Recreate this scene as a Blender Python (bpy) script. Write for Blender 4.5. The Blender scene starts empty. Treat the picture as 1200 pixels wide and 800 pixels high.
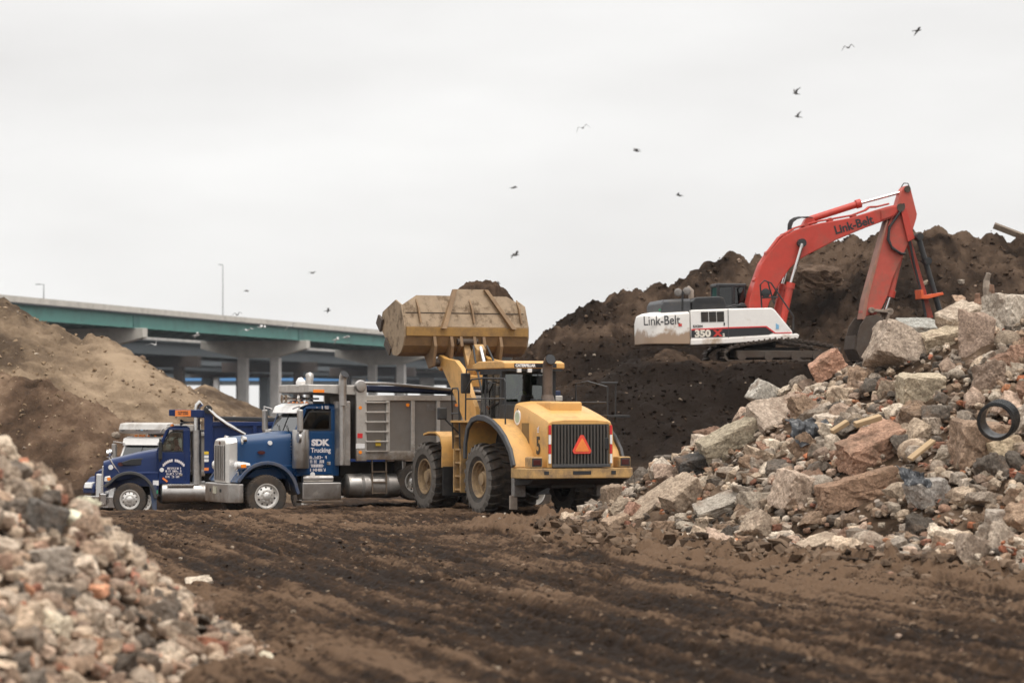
import bpy, bmesh, math, random
import numpy as np
from mathutils import Vector, Matrix
R = math.radians
random.seed(7)
SC = bpy.context.scene
COL = SC.collection
F, HOR, CAMZ = 3333.3, 483.0, 2.6

def at(px, py, d):
    return Vector(((px - 600) / F * d, d, CAMZ + (HOR - py) / F * d))

# ------------------------------------------------------------------ scene, camera, light
cam = bpy.data.objects.new('camera', bpy.data.cameras.new('camera'))
COL.objects.link(cam)
cam.data.sensor_width = 36.0
cam.data.lens = 100.0
cam.data.shift_y = (HOR - 400) / 1200.0
cam.data.clip_start = 0.5
cam.data.clip_end = 20000
cam.location = (0, 0, CAMZ)
cam.rotation_euler = (R(90), 0, 0)
cam.data.dof.use_dof = True
cam.data.dof.focus_distance = 74
cam.data.dof.aperture_fstop = 1.5
SC.camera = cam
SC.view_settings.view_transform = 'Standard'
SC.view_settings.look = 'None'
SC.view_settings.gamma = 1
SC.view_settings.exposure = 0.2

SUN_EL, SUN_AZ = R(66), R(30)     # azimuth measured from -Y (behind the camera) towards +X
w = bpy.data.worlds.new('World'); SC.world = w; w.use_nodes = True
nt = w.node_tree; nt.nodes.clear()
def N(nt, typ, **kw):
    n = nt.nodes.new(typ)
    for k, v in kw.items():
        if k.startswith('i_'):
            n.inputs[k[2:].replace('_', ' ')].default_value = v
        else:
            setattr(n, k, v)
    return n
def L(nt, a, b): nt.links.new(a, b)
sky = N(nt, 'ShaderNodeTexSky', sky_type='NISHITA', sun_disc=False, sun_elevation=SUN_EL, sun_rotation=math.pi - SUN_AZ)
tc = N(nt, 'ShaderNodeTexCoord')
sep = N(nt, 'ShaderNodeSeparateXYZ'); L(nt, tc.outputs['Generated'], sep.inputs[0])
mr = N(nt, 'ShaderNodeMapRange'); mr.inputs['From Min'].default_value = 0.15; mr.inputs['From Max'].default_value = 0.8
mr.inputs['To Min'].default_value = 1.0; mr.inputs['To Max'].default_value = 2.0
L(nt, sep.outputs['Z'], mr.inputs['Value'])
mp = N(nt, 'ShaderNodeMapping'); mp.inputs['Scale'].default_value = (4.0, 4.0, 15.0)
mp.inputs['Rotation'].default_value = (0, R(12), 0)
L(nt, tc.outputs['Generated'], mp.inputs['Vector'])
no = N(nt, 'ShaderNodeTexNoise'); no.inputs['Scale'].default_value = 1.0; no.inputs['Detail'].default_value = 4.0; no.inputs['Roughness'].default_value = 0.5
L(nt, mp.outputs[0], no.inputs['Vector'])
cr = N(nt, 'ShaderNodeValToRGB')
cr.color_ramp.elements[0].position = 0.33; cr.color_ramp.elements[0].color = (7.3, 7.17, 7.04, 1)
cr.color_ramp.elements[1].position = 0.68; cr.color_ramp.elements[1].color = (8.8, 8.72, 8.58, 1)
L(nt, no.outputs['Fac'], cr.inputs['Fac'])
mul = N(nt, 'ShaderNodeVectorMath', operation='SCALE'); L(nt, cr.outputs['Color'], mul.inputs[0]); L(nt, mr.outputs[0], mul.inputs['Scale'])
mx = N(nt, 'ShaderNodeMix', data_type='RGBA'); mx.inputs[0].default_value = 0.97
L(nt, sky.outputs[0], mx.inputs[6]); L(nt, mul.outputs[0], mx.inputs[7])
bg = N(nt, 'ShaderNodeBackground'); bg.inputs['Strength'].default_value = 0.1
L(nt, mx.outputs[2], bg.inputs['Color'])
wo = N(nt, 'ShaderNodeOutputWorld'); L(nt, bg.outputs[0], wo.inputs['Surface'])

sl = bpy.data.lights.new('sun', 'SUN'); sl.energy = 1.5; sl.angle = R(26); sl.color = (1.0, 0.95, 0.88)
so = bpy.data.objects.new('sun', sl); COL.objects.link(so)
sd = Vector((math.sin(SUN_AZ) * math.cos(SUN_EL), -math.cos(SUN_AZ) * math.cos(SUN_EL), math.sin(SUN_EL)))
so.rotation_euler = sd.to_track_quat('Z', 'Y').to_euler()

# ------------------------------------------------------------------ numpy noise
def _hash(ix, iy, seed):
    h = (ix.astype(np.int64) * 374761393 + iy.astype(np.int64) * 668265263 + seed * 1442695041) & 0xFFFFFFFF
    h = ((h ^ (h >> 13)) * 1274126177) & 0xFFFFFFFF
    return (h ^ (h >> 16)) & 0xFFFF
def pn(x, y, seed=0):
    x = np.asarray(x, float); y = np.asarray(y, float)
    x0 = np.floor(x); y0 = np.floor(y); fx = x - x0; fy = y - y0
    u = fx * fx * fx * (fx * (fx * 6 - 15) + 10); v = fy * fy * fy * (fy * (fy * 6 - 15) + 10)
    def g(dx, dy):
        a = _hash(x0 + dx, y0 + dy, seed) * (2 * math.pi / 65536)
        return np.cos(a) * (fx - dx) + np.sin(a) * (fy - dy)
    return 1.5 * ((g(0, 0) * (1 - u) + g(1, 0) * u) * (1 - v) + (g(0, 1) * (1 - u) + g(1, 1) * u) * v)
def fbm(x, y, o=4, seed=0, gain=0.5, ridged=False):
    s = 0; a = 1.0; f = 1.0
    for i in range(o):
        n = pn(x * f + i * 17.3, y * f - i * 9.1, seed + i)
        s = s + a * ((1 - 2 * np.abs(n)) if ridged else n)
        a *= gain; f *= 2.03
    return s
def sst(a, b, x):
    t = np.clip((np.asarray(x, float) - a) / (b - a), 0, 1); return t * t * (3 - 2 * t)
def cones(X, Y, ridge, slope, step=0.6, cap=None):
    pts = []
    for (a, b) in zip(ridge[:-1], ridge[1:]):
        a = np.array(a); b = np.array(b)
        n = max(1, int(np.hypot(*(b - a)[:2]) / step))
        for k in range(n): pts.append(a + (b - a) * k / n)
    pts.append(np.array(ridge[-1]))
    h = np.full(np.shape(X), -50.0)
    for p in pts:
        h = np.maximum(h, p[2] - slope * np.sqrt((X - p[0]) ** 2 + (Y - p[1]) ** 2 + 0.05))
    return h

# ------------------------------------------------------------------ object helpers
def tag(o, label=None, cat=None, group=None, kind=None):
    if label: o['label'] = label
    if cat: o['category'] = cat
    if group: o['group'] = group
    if kind: o['kind'] = kind
    return o
def empty(name, loc=(0, 0, 0), rz=0.0, label=None, cat=None, group=None):
    o = bpy.data.objects.new(name, None); COL.objects.link(o)
    o.location = loc; o.rotation_euler = (0, 0, rz); o.empty_display_size = 0.3
    return tag(o, label, cat, group)
def npmesh(name, V, Fc, mat=None, parent=None, col=None, smooth=False):
    """V (n,3); Fc (m,3) or (m,4) index array"""
    me = bpy.data.meshes.new(name)
    V = np.asarray(V, np.float32); Fc = np.asarray(Fc, np.int32)
    k = Fc.shape[1]
    me.vertices.add(len(V)); me.vertices.foreach_set('co', V.ravel())
    me.loops.add(Fc.size); me.loops.foreach_set('vertex_index', Fc.ravel())
    me.polygons.add(len(Fc)); me.polygons.foreach_set('loop_start', np.arange(0, Fc.size, k, dtype=np.int32))
    me.polygons.foreach_set('use_smooth', np.full(len(Fc), smooth))
    me.update(calc_edges=True)
    if col is not None:
        ca = me.color_attributes.new('Col', 'FLOAT_COLOR', 'POINT')
        c = np.ones((len(V), 4), np.float32); c[:, :3] = col
        ca.data.foreach_set('color', c.ravel())
    o = bpy.data.objects.new(name, me); COL.objects.link(o)
    if mat: me.materials.append(mat)
    if parent: o.parent = parent
    return o
def grid_faces(nr, nc):
    i = np.arange(nr - 1)[:, None] * nc + np.arange(nc - 1)[None, :]
    return np.stack([i, i + 1, i + 1 + nc, i + nc], -1).reshape(-1, 4)

class MB:
    """collects solids; build() links them as one mesh object"""
    def __init__(s): s.bm = bmesh.new()
    def _addf(s, vs, fs):
        bv = [s.bm.verts.new(v) for v in vs]
        for f in fs:
            try: s.bm.faces.new([bv[i] for i in f])
            except ValueError: pass
        return s
    def hexa(s, p):   # 8 points: bottom 4 ccw, top 4 ccw
        return s._addf(p, [(3, 2, 1, 0), (4, 5, 6, 7), (0, 1, 5, 4), (1, 2, 6, 5), (2, 3, 7, 6), (3, 0, 4, 7)])
    def box(s, x0, x1, y0, y1, z0, z1):
        return s.hexa([(x0, y0, z0), (x1, y0, z0), (x1, y1, z0), (x0, y1, z0), (x0, y0, z1), (x1, y0, z1), (x1, y1, z1), (x0, y1, z1)])
    def bar(s, a, b, w, h=None, up=(0, 0, 1)):
        a = Vector(a); b = Vector(b); h = h or w
        d = (b - a).normalized(); u = Vector(up)
        sd_ = d.cross(u)
        if sd_.length < 1e-4: sd_ = d.cross(Vector((0, 1, 0)))
        sd_.normalize(); u = sd_.cross(d)
        q = [sd_ * (i * w / 2) + u * (j * h / 2) for i, j in ((-1, -1), (1, -1), (1, 1), (-1, 1))]
        return s.hexa([a + x for x in q] + [b + x for x in q])
    def tube(s, path, r, n=8, cap=True):
        path = [Vector(p) for p in path]; rr = r if isinstance(r, (list, tuple)) else [r] * len(path)
        rings = []; pu = None
        for i, p in enumerate(path):
            d = (path[min(i + 1, len(path) - 1)] - path[max(i - 1, 0)]).normalized()
            if pu is None:
                pu = d.orthogonal().normalized()
            u = (pu - d * pu.dot(d))
            u = u.normalized() if u.length > 1e-5 else d.orthogonal().normalized()
            v = d.cross(u); pu = u
            rings.append([s.bm.verts.new(p + (u * math.cos(2 * math.pi * k / n) + v * math.sin(2 * math.pi * k / n)) * rr[i]) for k in range(n)])
        for A, B in zip(rings[:-1], rings[1:]):
            for k in range(n): s.bm.faces.new((A[k], A[(k + 1) % n], B[(k + 1) % n], B[k]))
        if cap: s.bm.faces.new(rings[0][::-1]); s.bm.faces.new(rings[-1])
        return s
    def cyl(s, a, b, r, r2=None, n=16): return s.tube([a, b], [r, r if r2 is None else r2], n)
    def prism(s, pts, axis, a, b):
        """2D outline extruded along axis from a to b. axis y: pts=(x,z); x: (y,z); z: (x,y)"""
        f = {'y': lambda p, t: (p[0], t, p[1]), 'x': lambda p, t: (t, p[0], p[1]), 'z': lambda p, t: (p[0], p[1], t)}[axis]
        A = [s.bm.verts.new(f(p, a)) for p in pts]; B = [s.bm.verts.new(f(p, b)) for p in pts]; n = len(pts)
        s.bm.faces.new(A); s.bm.faces.new(B[::-1])
        for k in range(n): s.bm.faces.new((A[k], B[k], B[(k + 1) % n], A[(k + 1) % n]))
        return s
    def loft(s, secs, cap=True):
        """list of equal-length point loops"""
        rg = [[s.bm.verts.new(p) for p in sec] for sec in secs]; n = len(rg[0])
        for A, B in zip(rg[:-1], rg[1:]):
            for k in range(n): s.bm.faces.new((A[k], A[(k + 1) % n], B[(k + 1) % n], B[k]))
        if cap: s.bm.faces.new(rg[0][::-1]); s.bm.faces.new(rg[-1])
        return s
    def lathe(s, prof, c, axis='y', n=32, cap=True):
        """profile [(r, t)] turned about an axis through c"""
        c = Vector(c); rings = []
        for r, t in prof:
            ring = []
            for k in range(n):
                a = 2 * math.pi * k / n
                p = {'y': (r * math.cos(a), t, r * math.sin(a)), 'x': (t, r * math.cos(a), r * math.sin(a)), 'z': (r * math.cos(a), r * math.sin(a), t)}[axis]
                ring.append(s.bm.verts.new(c + Vector(p)))
            rings.append(ring)
        for A, B in zip(rings[:-1], rings[1:]):
            for k in range(n): s.bm.faces.new((A[k], A[(k + 1) % n], B[(k + 1) % n], B[k]))
        if cap and prof[0][0] > 1e-6: s.bm.faces.new(rings[0][::-1])
        if cap and prof[-1][0] > 1e-6: s.bm.faces.new(rings[-1])
        return s
    def build(s, name, mat, parent=None, bevel=0.0, smooth=False, seg=2, label=None):
        bmesh.ops.remove_doubles(s.bm, verts=s.bm.verts, dist=1e-5)
        bmesh.ops.recalc_face_normals(s.bm, faces=s.bm.faces)
        me = bpy.data.meshes.new(name); s.bm.to_mesh(me); s.bm.free()
        me.materials.append(mat)
        if smooth:
            for p in me.polygons: p.use_smooth = True
            me.set_sharp_from_angle(angle=R(38))
        o = bpy.data.objects.new(name, me); COL.objects.link(o)
        if parent: o.parent = parent
        if bevel > 0:
            m = o.modifiers.new('bevel', 'BEVEL'); m.width = bevel; m.segments = seg; m.limit_method = 'ANGLE'; m.angle_limit = R(35)
        if label: o['label'] = label
        return o

def text(name, s, size, mat, parent, mtx, bold=0.0, xs=1.0, ext=0.004):
    cu = bpy.data.curves.new(name, 'FONT'); cu.body = s; cu.size = size; cu.offset = bold; cu.extrude = ext
    cu.align_x = 'CENTER'; cu.align_y = 'CENTER'; cu.resolution_u = 3
    tmp = bpy.data.objects.new(name + '_tmp', cu); COL.objects.link(tmp)
    me = bpy.data.meshes.new_from_object(tmp); bpy.data.objects.remove(tmp); bpy.data.curves.remove(cu)
    me.materials.clear(); me.materials.append(mat)
    o = bpy.data.objects.new(name, me); COL.objects.link(o); o.parent = parent
    o.matrix_local = mtx @ Matrix.Diagonal((xs, 1, 1, 1))
    return o
def face_mtx(loc, right, up):
    r = Vector(right).normalized(); u = Vector(up); n = r.cross(u).normalized(); u = n.cross(r)
    m = Matrix((r, u, n)).transposed().to_4x4(); m.translation = Vector(loc); return m

# ------------------------------------------------------------------ materials
def mat(name, col, rough=0.5, metal=0.0, dirt=None, dscale=3.0, dlo=0.5, dhi=0.72, bump=0.0, bscale=20.0, coat=0.0, vary=0.12, spec=0.5, emit=None, stretch=(1, 1, 1)):
    m = bpy.data.materials.new(name); m.use_nodes = True; t = m.node_tree
    b = t.nodes['Principled BSDF']; b.inputs['Roughness'].default_value = rough; b.inputs['Metallic'].default_value = metal
    b.inputs['Specular IOR Level'].default_value = spec
    if coat: b.inputs['Coat Weight'].default_value = coat; b.inputs['Coat Roughness'].default_value = 0.08
    tcn = N(t, 'ShaderNodeTexCoord'); mpn = N(t, 'ShaderNodeMapping'); mpn.inputs['Scale'].default_value = stretch
    L(t, tcn.outputs['Object'], mpn.inputs[0])
    n1 = N(t, 'ShaderNodeTexNoise'); n1.inputs['Scale'].default_value = dscale * 2.3; n1.inputs['Detail'].default_value = 6; n1.inputs['Roughness'].default_value = 0.65
    L(t, mpn.outputs[0], n1.inputs['Vector'])
    r1 = N(t, 'ShaderNodeValToRGB'); e = r1.color_ramp.elements
    e[0].position = 0.3; e[1].position = 0.7
    e[0].color = tuple(c * (1 - vary) for c in col) + (1,); e[1].color = tuple(min(1, c * (1 + vary)) for c in col) + (1,)
    L(t, n1.outputs['Fac'], r1.inputs['Fac']); out = r1.outputs['Color']
    if dirt:
        n2 = N(t, 'ShaderNodeTexNoise'); n2.inputs['Scale'].default_value = dscale; n2.inputs['Detail'].default_value = 9; n2.inputs['Roughness'].default_value = 0.72
        L(t, mpn.outputs[0], n2.inputs['Vector'])
        r2 = N(t, 'ShaderNodeMapRange'); r2.inputs['From Min'].default_value = dlo; r2.inputs['From Max'].default_value = dhi
        L(t, n2.outputs['Fac'], r2.inputs['Value'])
        mm = N(t, 'ShaderNodeMix', data_type='RGBA'); mm.inputs[7].default_value = tuple(dirt) + (1,)
        L(t, r2.outputs[0], mm.inputs[0]); L(t, out, mm.inputs[6]); out = mm.outputs[2]
        rr = N(t, 'ShaderNodeMapRange'); rr.inputs['To Min'].default_value = rough; rr.inputs['To Max'].default_value = 0.92
        L(t, r2.outputs[0], rr.inputs['Value']); L(t, rr.outputs[0], b.inputs['Roughness'])
        if metal:
            ml = N(t, 'ShaderNodeMapRange'); ml.inputs['To Min'].default_value = metal; ml.inputs['To Max'].default_value = 0.0
            L(t, r2.outputs[0], ml.inputs['Value']); L(t, ml.outputs[0], b.inputs['Metallic'])
    L(t, out, b.inputs['Base Color'])
    if bump:
        n3 = N(t, 'ShaderNodeTexNoise'); n3.inputs['Scale'].default_value = bscale; n3.inputs['Detail'].default_value = 6; n3.inputs['Roughness'].default_value = 0.6
        L(t, mpn.outputs[0], n3.inputs['Vector'])
        bn = N(t, 'ShaderNodeBump'); bn.inputs['Strength'].default_value = 0.7; bn.inputs['Distance'].default_value = bump
        L(t, n3.outputs['Fac'], bn.inputs['Height']); L(t, bn.outputs[0], b.inputs['Normal'])
    if emit:
        b.inputs['Emission Color'].default_value = tuple(emit[:3]) + (1,); b.inputs['Emission Strength'].default_value = emit[3]
    return m
def glassmat(name, tint=(0.55, 0.66, 0.64), alpha=0.45):
    m = bpy.data.materials.new(name); m.use_nodes = True; t = m.node_tree; b = t.nodes['Principled BSDF']
    t.nodes.remove(b); o = t.nodes['Material Output']
    g = N(t, 'ShaderNodeBsdfGlossy'); g.inputs['Roughness'].default_value = 0.03
    tr = N(t, 'ShaderNodeBsdfTransparent'); tr.inputs['Color'].default_value = tint + (1,)
    fr = N(t, 'ShaderNodeFresnel'); fr.inputs['IOR'].default_value = 1.55
    ad = N(t, 'ShaderNodeMath', operation='ADD'); ad.inputs[1].default_value = alpha; ad.use_clamp = True
    L(t, fr.outputs[0], ad.inputs[0])
    ms = N(t, 'ShaderNodeMixShader'); L(t, ad.outputs[0], ms.inputs[0]); L(t, tr.outputs[0], ms.inputs[1]); L(t, g.outputs[0], ms.inputs[2])
    L(t, ms.outputs[0], o.inputs['Surface']); return m
def soilmat(name, dark, mid, light, scale=0.6, bump=0.05, rough=0.97, stretch=(1, 1, 1), speck=None, streak=None):
    """soil: 'Col' red channel shifts between dark and light earth: moisture, and relief shading on the ground"""
    m = bpy.data.materials.new(name); m.use_nodes = True; t = m.node_tree
    b = t.nodes['Principled BSDF']; b.inputs['Specular IOR Level'].default_value = 0.04
    tcn = N(t, 'ShaderNodeTexCoord'); mpn = N(t, 'ShaderNodeMapping'); mpn.inputs['Scale'].default_value = stretch
    L(t, tcn.outputs['Object'], mpn.inputs[0])
    n1 = N(t, 'ShaderNodeTexNoise'); n1.inputs['Scale'].default_value = scale; n1.inputs['Detail'].default_value = 12; n1.inputs['Roughness'].default_value = 0.72
    L(t, mpn.outputs[0], n1.inputs['Vector'])
    at_ = N(t, 'ShaderNodeVertexColor'); at_.layer_name = 'Col'
    sp = N(t, 'ShaderNodeSeparateColor'); L(t, at_.outputs[0], sp.inputs[0])
    ad = N(t, 'ShaderNodeMath', operation='MULTIPLY_ADD'); ad.inputs[1].default_value = 1.0; ad.inputs[2].default_value = -0.5
    L(t, sp.outputs[0], ad.inputs[0])
    a2 = N(t, 'ShaderNodeMath', operation='ADD'); L(t, ad.outputs[0], a2.inputs[0]); L(t, n1.outputs['Fac'], a2.inputs[1])
    if streak:      # marks drawn out along the wheel tracks
        uv = N(t, 'ShaderNodeUVMap'); um = N(t, 'ShaderNodeMapping'); um.inputs['Scale'].default_value = (streak[0], streak[1], 1); L(t, uv.outputs[0], um.inputs[0])
        ns = N(t, 'ShaderNodeTexNoise'); ns.inputs['Scale'].default_value = 1; ns.inputs['Detail'].default_value = 10; ns.inputs['Roughness'].default_value = .72; L(t, um.outputs[0], ns.inputs['Vector'])
        sm = N(t, 'ShaderNodeMath', operation='MULTIPLY_ADD'); sm.inputs[1].default_value = streak[2]; sm.inputs[2].default_value = -.5 * streak[2]
        L(t, ns.outputs['Fac'], sm.inputs[0]); a3 = N(t, 'ShaderNodeMath', operation='ADD'); L(t, a2.outputs[0], a3.inputs[0]); L(t, sm.outputs[0], a3.inputs[1]); a2 = a3
    r = N(t, 'ShaderNodeValToRGB'); e = r.color_ramp.elements
    e[0].position = 0.22; e[0].color = dark + (1,); e[1].position = 0.8; e[1].color = light + (1,)
    x = e.new(0.5); x.color = mid + (1,)
    L(t, a2.outputs[0], r.inputs['Fac']); out = r.outputs['Color']
    if speck:
        v = N(t, 'ShaderNodeTexVoronoi'); v.inputs['Scale'].default_value = speck[1]; L(t, mpn.outputs[0], v.inputs['Vector'])
        s1 = N(t, 'ShaderNodeSeparateColor'); L(t, v.outputs['Color'], s1.inputs[0])
        m1 = N(t, 'ShaderNodeMapRange'); m1.inputs['From Min'].default_value = speck[2]; m1.inputs['From Max'].default_value = speck[2] + 0.02
        L(t, s1.outputs[0], m1.inputs['Value'])
        m2 = N(t, 'ShaderNodeMapRange'); m2.inputs['From Min'].default_value = 0.38; m2.inputs['From Max'].default_value = 0.3
        L(t, v.outputs['Distance'], m2.inputs['Value'])
        mm = N(t, 'ShaderNodeMath', operation='MULTIPLY'); L(t, m1.outputs[0], mm.inputs[0]); L(t, m2.outputs[0], mm.inputs[1])
        mc = N(t, 'ShaderNodeMix', data_type='RGBA'); mc.inputs[7].default_value = tuple(speck[0]) + (1,)
        L(t, mm.outputs[0], mc.inputs[0]); L(t, out, mc.inputs[6]); out = mc.outputs[2]
    L(t, out, b.inputs['Base Color'])
    rr = N(t, 'ShaderNodeMapRange'); rr.inputs['From Min'].default_value = 0.2; rr.inputs['From Max'].default_value = 0.6
    rr.inputs['To Min'].default_value = rough - 0.3; rr.inputs['To Max'].default_value = rough
    L(t, a2.outputs[0], rr.inputs['Value']); L(t, rr.outputs[0], b.inputs['Roughness'])
    n3 = N(t, 'ShaderNodeTexNoise'); n3.inputs['Scale'].default_value = 7; n3.inputs['Detail'].default_value = 8; n3.inputs['Roughness'].default_value = 0.7
    L(t, mpn.outputs[0], n3.inputs['Vector'])
    bn = N(t, 'ShaderNodeBump'); bn.inputs['Strength'].default_value = 0.9; bn.inputs['Distance'].default_value = bump
    hsrc = n3.outputs['Fac']
    if streak:
        hm = N(t, 'ShaderNodeMath', operation='ADD'); L(t, n3.outputs['Fac'], hm.inputs[0]); L(t, ns.outputs['Fac'], hm.inputs[1]); hsrc = hm.outputs[0]
    L(t, hsrc, bn.inputs['Height']); L(t, bn.outputs[0], b.inputs['Normal'])
    return m
def rockmat(name):
    m = bpy.data.materials.new(name); m.use_nodes = True; t = m.node_tree
    b = t.nodes['Principled BSDF']; b.inputs['Roughness'].default_value = 0.93; b.inputs['Specular IOR Level'].default_value = 0.15
    at_ = N(t, 'ShaderNodeVertexColor'); at_.layer_name = 'Col'
    g = N(t, 'ShaderNodeNewGeometry')
    n1 = N(t, 'ShaderNodeTexNoise'); n1.inputs['Scale'].default_value = 8; n1.inputs['Detail'].default_value = 12; n1.inputs['Roughness'].default_value = 0.75
    L(t, g.outputs['Position'], n1.inputs['Vector'])
    r = N(t, 'ShaderNodeValToRGB'); e = r.color_ramp.elements
    e[0].position = 0.25; e[0].color = (0.42, 0.38, 0.34, 1); e[1].position = 0.68; e[1].color = (1.45, 1.41, 1.36, 1)
    L(t, n1.outputs['Fac'], r.inputs['Fac'])
    mu = N(t, 'ShaderNodeMix', data_type='RGBA', blend_type='MULTIPLY'); mu.inputs[0].default_value = 1
    L(t, at_.outputs[0], mu.inputs[6]); L(t, r.outputs[0], mu.inputs[7])
    v = N(t, 'ShaderNodeTexVoronoi'); v.inputs['Scale'].default_value = 34; L(t, g.outputs['Position'], v.inputs['Vector'])
    s1 = N(t, 'ShaderNodeSeparateColor'); L(t, v.outputs['Color'], s1.inputs[0])
    r3 = N(t, 'ShaderNodeMapRange'); r3.inputs['To Min'].default_value = 0.68; r3.inputs['To Max'].default_value = 1.28
    L(t, s1.outputs[0], r3.inputs['Value'])
    sc_ = N(t, 'ShaderNodeVectorMath', operation='SCALE'); L(t, mu.outputs[2], sc_.inputs[0]); L(t, r3.outputs[0], sc_.inputs['Scale'])
    # soil smeared on parts of each piece
    n4 = N(t, 'ShaderNodeTexNoise'); n4.inputs['Scale'].default_value = 1.7; n4.inputs['Detail'].default_value = 7; n4.inputs['Roughness'].default_value = 0.7
    L(t, g.outputs['Position'], n4.inputs['Vector'])
    r4 = N(t, 'ShaderNodeMapRange'); r4.inputs['From Min'].default_value = 0.52; r4.inputs['From Max'].default_value = 0.66; r4.inputs['To Max'].default_value = 0.75
    L(t, n4.outputs['Fac'], r4.inputs['Value'])
    mc = N(t, 'ShaderNodeMix', data_type='RGBA'); mc.inputs[7].default_value = (0.17, 0.115, 0.08, 1)
    L(t, r4.outputs[0], mc.inputs[0]); L(t, sc_.outputs[0], mc.inputs[6])
    L(t, mc.outputs[2], b.inputs['Base Color'])
    n3 = N(t, 'ShaderNodeTexNoise'); n3.inputs['Scale'].default_value = 18; n3.inputs['Detail'].default_value = 8; n3.inputs['Roughness'].default_value = 0.7
    L(t, g.outputs['Position'], n3.inputs['Vector'])
    bn = N(t, 'ShaderNodeBump'); bn.inputs['Strength'].default_value = 0.8; bn.inputs['Distance'].default_value = 0.03
    L(t, n3.outputs['Fac'], bn.inputs['Height']); L(t, bn.outputs[0], b.inputs['Normal'])
    return m
# ================================================================== LAND
LEFT_RIDGE = [(-7.4, 18, 2.6), (-6.6, 25, 2.55), (-5.65, 30.5, 2.45), (-6.35, 37, 1.62), (-7.4, 46, .72), (-8.4, 54, .05), (-9.2, 60, -.3)]
RIGHT_RIDGE = [(.9, 63.5, .1), (2.5, 62.3, .95), (4.3, 63, 1.9), (5.8, 62.5, 2.95), (8.2, 60.5, 4.0), (10.4, 58.2, 4.6), (13, 56, 5.0), (17, 53, 5.1)]
def h_base(X, Y):
    X = np.asarray(X, float); Y = np.asarray(Y, float)
    fall = -np.clip((Y - 73) * 0.035, 0, 1.1) * sst(-3.5, -8.5, X)
    return fall
def h_left(X, Y): return cones(X, Y, LEFT_RIDGE, 0.88)
APRON = [(3.4, 57, .2), (4.6, 53.5, .35), (6.3, 49.5, .5), (8.4, 45.6, .6), (11, 43, .8), (15, 40.5, 1.0)]     # debris spilled at the foot
def h_right(X, Y): return np.maximum(cones(X, Y, RIGHT_RIDGE, 0.62), cones(X, Y, APRON, 0.45))
def rut_c(X, Y):
    # distance across the wheel tracks; the tracks swing left past the trucks
    return X + 0.245 * (Y - 45) + 0.00035 * np.clip(Y - 40, 0, 60) ** 2 * 2.2 + 0.35 * pn(Y * 0.06, X * 0.02, 5)
RUTS = [(-5.6, .07), (-3.9, .10), (-2.1, .09), (-1.5, .06), (.1, .12), (.55, .07), (2.0, .10), (3.6, .12), (4.1, .08), (5.7, .11), (7.6, .08)]
def h_ground(X, Y, detail=True):
    z = h_base(X, Y)
    if not detail: return z
    c = rut_c(X, Y)
    near = sst(140, 90, Y) * sst(40, 20, np.abs(X))
    rut = 0.09 * fbm(c * 0.9, Y * 0.014, 2, 31) + 0.03 * fbm(c * 2.6, Y * 0.05, 3, 41, ridged=True) + .035 * fbm(c * 7.5, Y * .12, 4, 43, .65) - 0.03
    churn = sst(-.15, .45, fbm(X * .28 + 3, Y * .16, 3, 45))
    rut = rut * (1 - .5 * churn) + churn * (.055 * fbm(X * 2.4, Y * 1.7, 5, 47, .66) - .02)
    for c0, dp in RUTS:      # single wheel ruts with thrown-up shoulders
        u = c - c0 - .22 * pn(Y * .09, X * 0 + c0, 71); k = np.clip(.65 + .9 * pn(Y * .11, X * 0 + c0 * 3, 72), 0, 1.2)
        lug = .018 * np.sign(np.sin(Y * 19 + np.abs(u) * 9)) * np.exp(-(u / .2) ** 4)
        rut = rut + .6 * dp * k * (-np.exp(-(u / .24) ** 4) + .62 * np.exp(-((np.abs(u) - .38) / .11) ** 2)) + lug * k
    c2 = X * 0.55 + (Y - 66) * 0.9
    rut2 = (0.06 * fbm(c2 * 1.3, X * 0.06, 3, 77) + .03 * fbm(c2 * 3.2, X * .2, 3, 78)) * sst(56, 68, Y)
    clod = 0.036 * fbm(X * 3.1, Y * 2.2, 4, 51, 0.68) + .030 * fbm(X * 8.5, Y * 4.5, 3, 53, .6, True) * sst(-.3, .5, fbm(X * .7, Y * .3, 2, 54)) + 0.035 * np.clip(fbm(X * 1.1, Y * 0.8, 3, 61), 0, 1) * fbm(X * 6.5, Y * 5, 2, 63, ridged=True)
    # loose berm of earth below the right-hand rubble
    toe = np.clip(1 - np.abs(h_right(X, Y) + 0.55) / 0.9, 0, 1)
    z = z + near * (rut * sst(75, 66, Y) + rut2 + clod) + toe * (0.2 + 0.22 * fbm(X * 1.9, Y * 1.5, 5, 88, .65))
    toe2 = np.clip(1 - np.abs(h_left(X, Y) + 0.3) / 0.6, 0, 1)
    return z + toe2 * (0.06 + 0.08 * fbm(X * 2.2, Y * 1.9, 3, 89))

M_MUD = soilmat('mud', (.0185, .0115, .0075), (.047, .029, .0185), (.138, .088, .056), scale=2.6, bump=0.05, stretch=(1.4, .7, 1), streak=(7.0, .16, .8))
xs = np.concatenate([-np.geomspace(12, 5000, 40)[::-1], np.arange(-11.9, -9.3, .15), np.arange(-9.3, 9.3, 0.055), np.arange(9.3, 14, .15), np.geomspace(14, 5000, 40)])
ys = np.concatenate([np.arange(-60, 20, 5), np.arange(20, 46, 0.07), np.arange(46, 84, 0.11), np.arange(84, 100, .5), np.geomspace(100, 9000, 50)])
gx, gy = np.meshgrid(xs, ys)
gz = h_ground(gx, gy)
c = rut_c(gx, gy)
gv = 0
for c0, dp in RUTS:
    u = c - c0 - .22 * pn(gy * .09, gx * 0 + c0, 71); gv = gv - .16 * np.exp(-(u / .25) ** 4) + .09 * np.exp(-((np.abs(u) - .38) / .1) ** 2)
st_ = gv * sst(74, 66, gy) + .75 * fbm(c * 5.2, gy * 0.08, 5, 13, .75) * sst(74, 66, gy)
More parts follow.
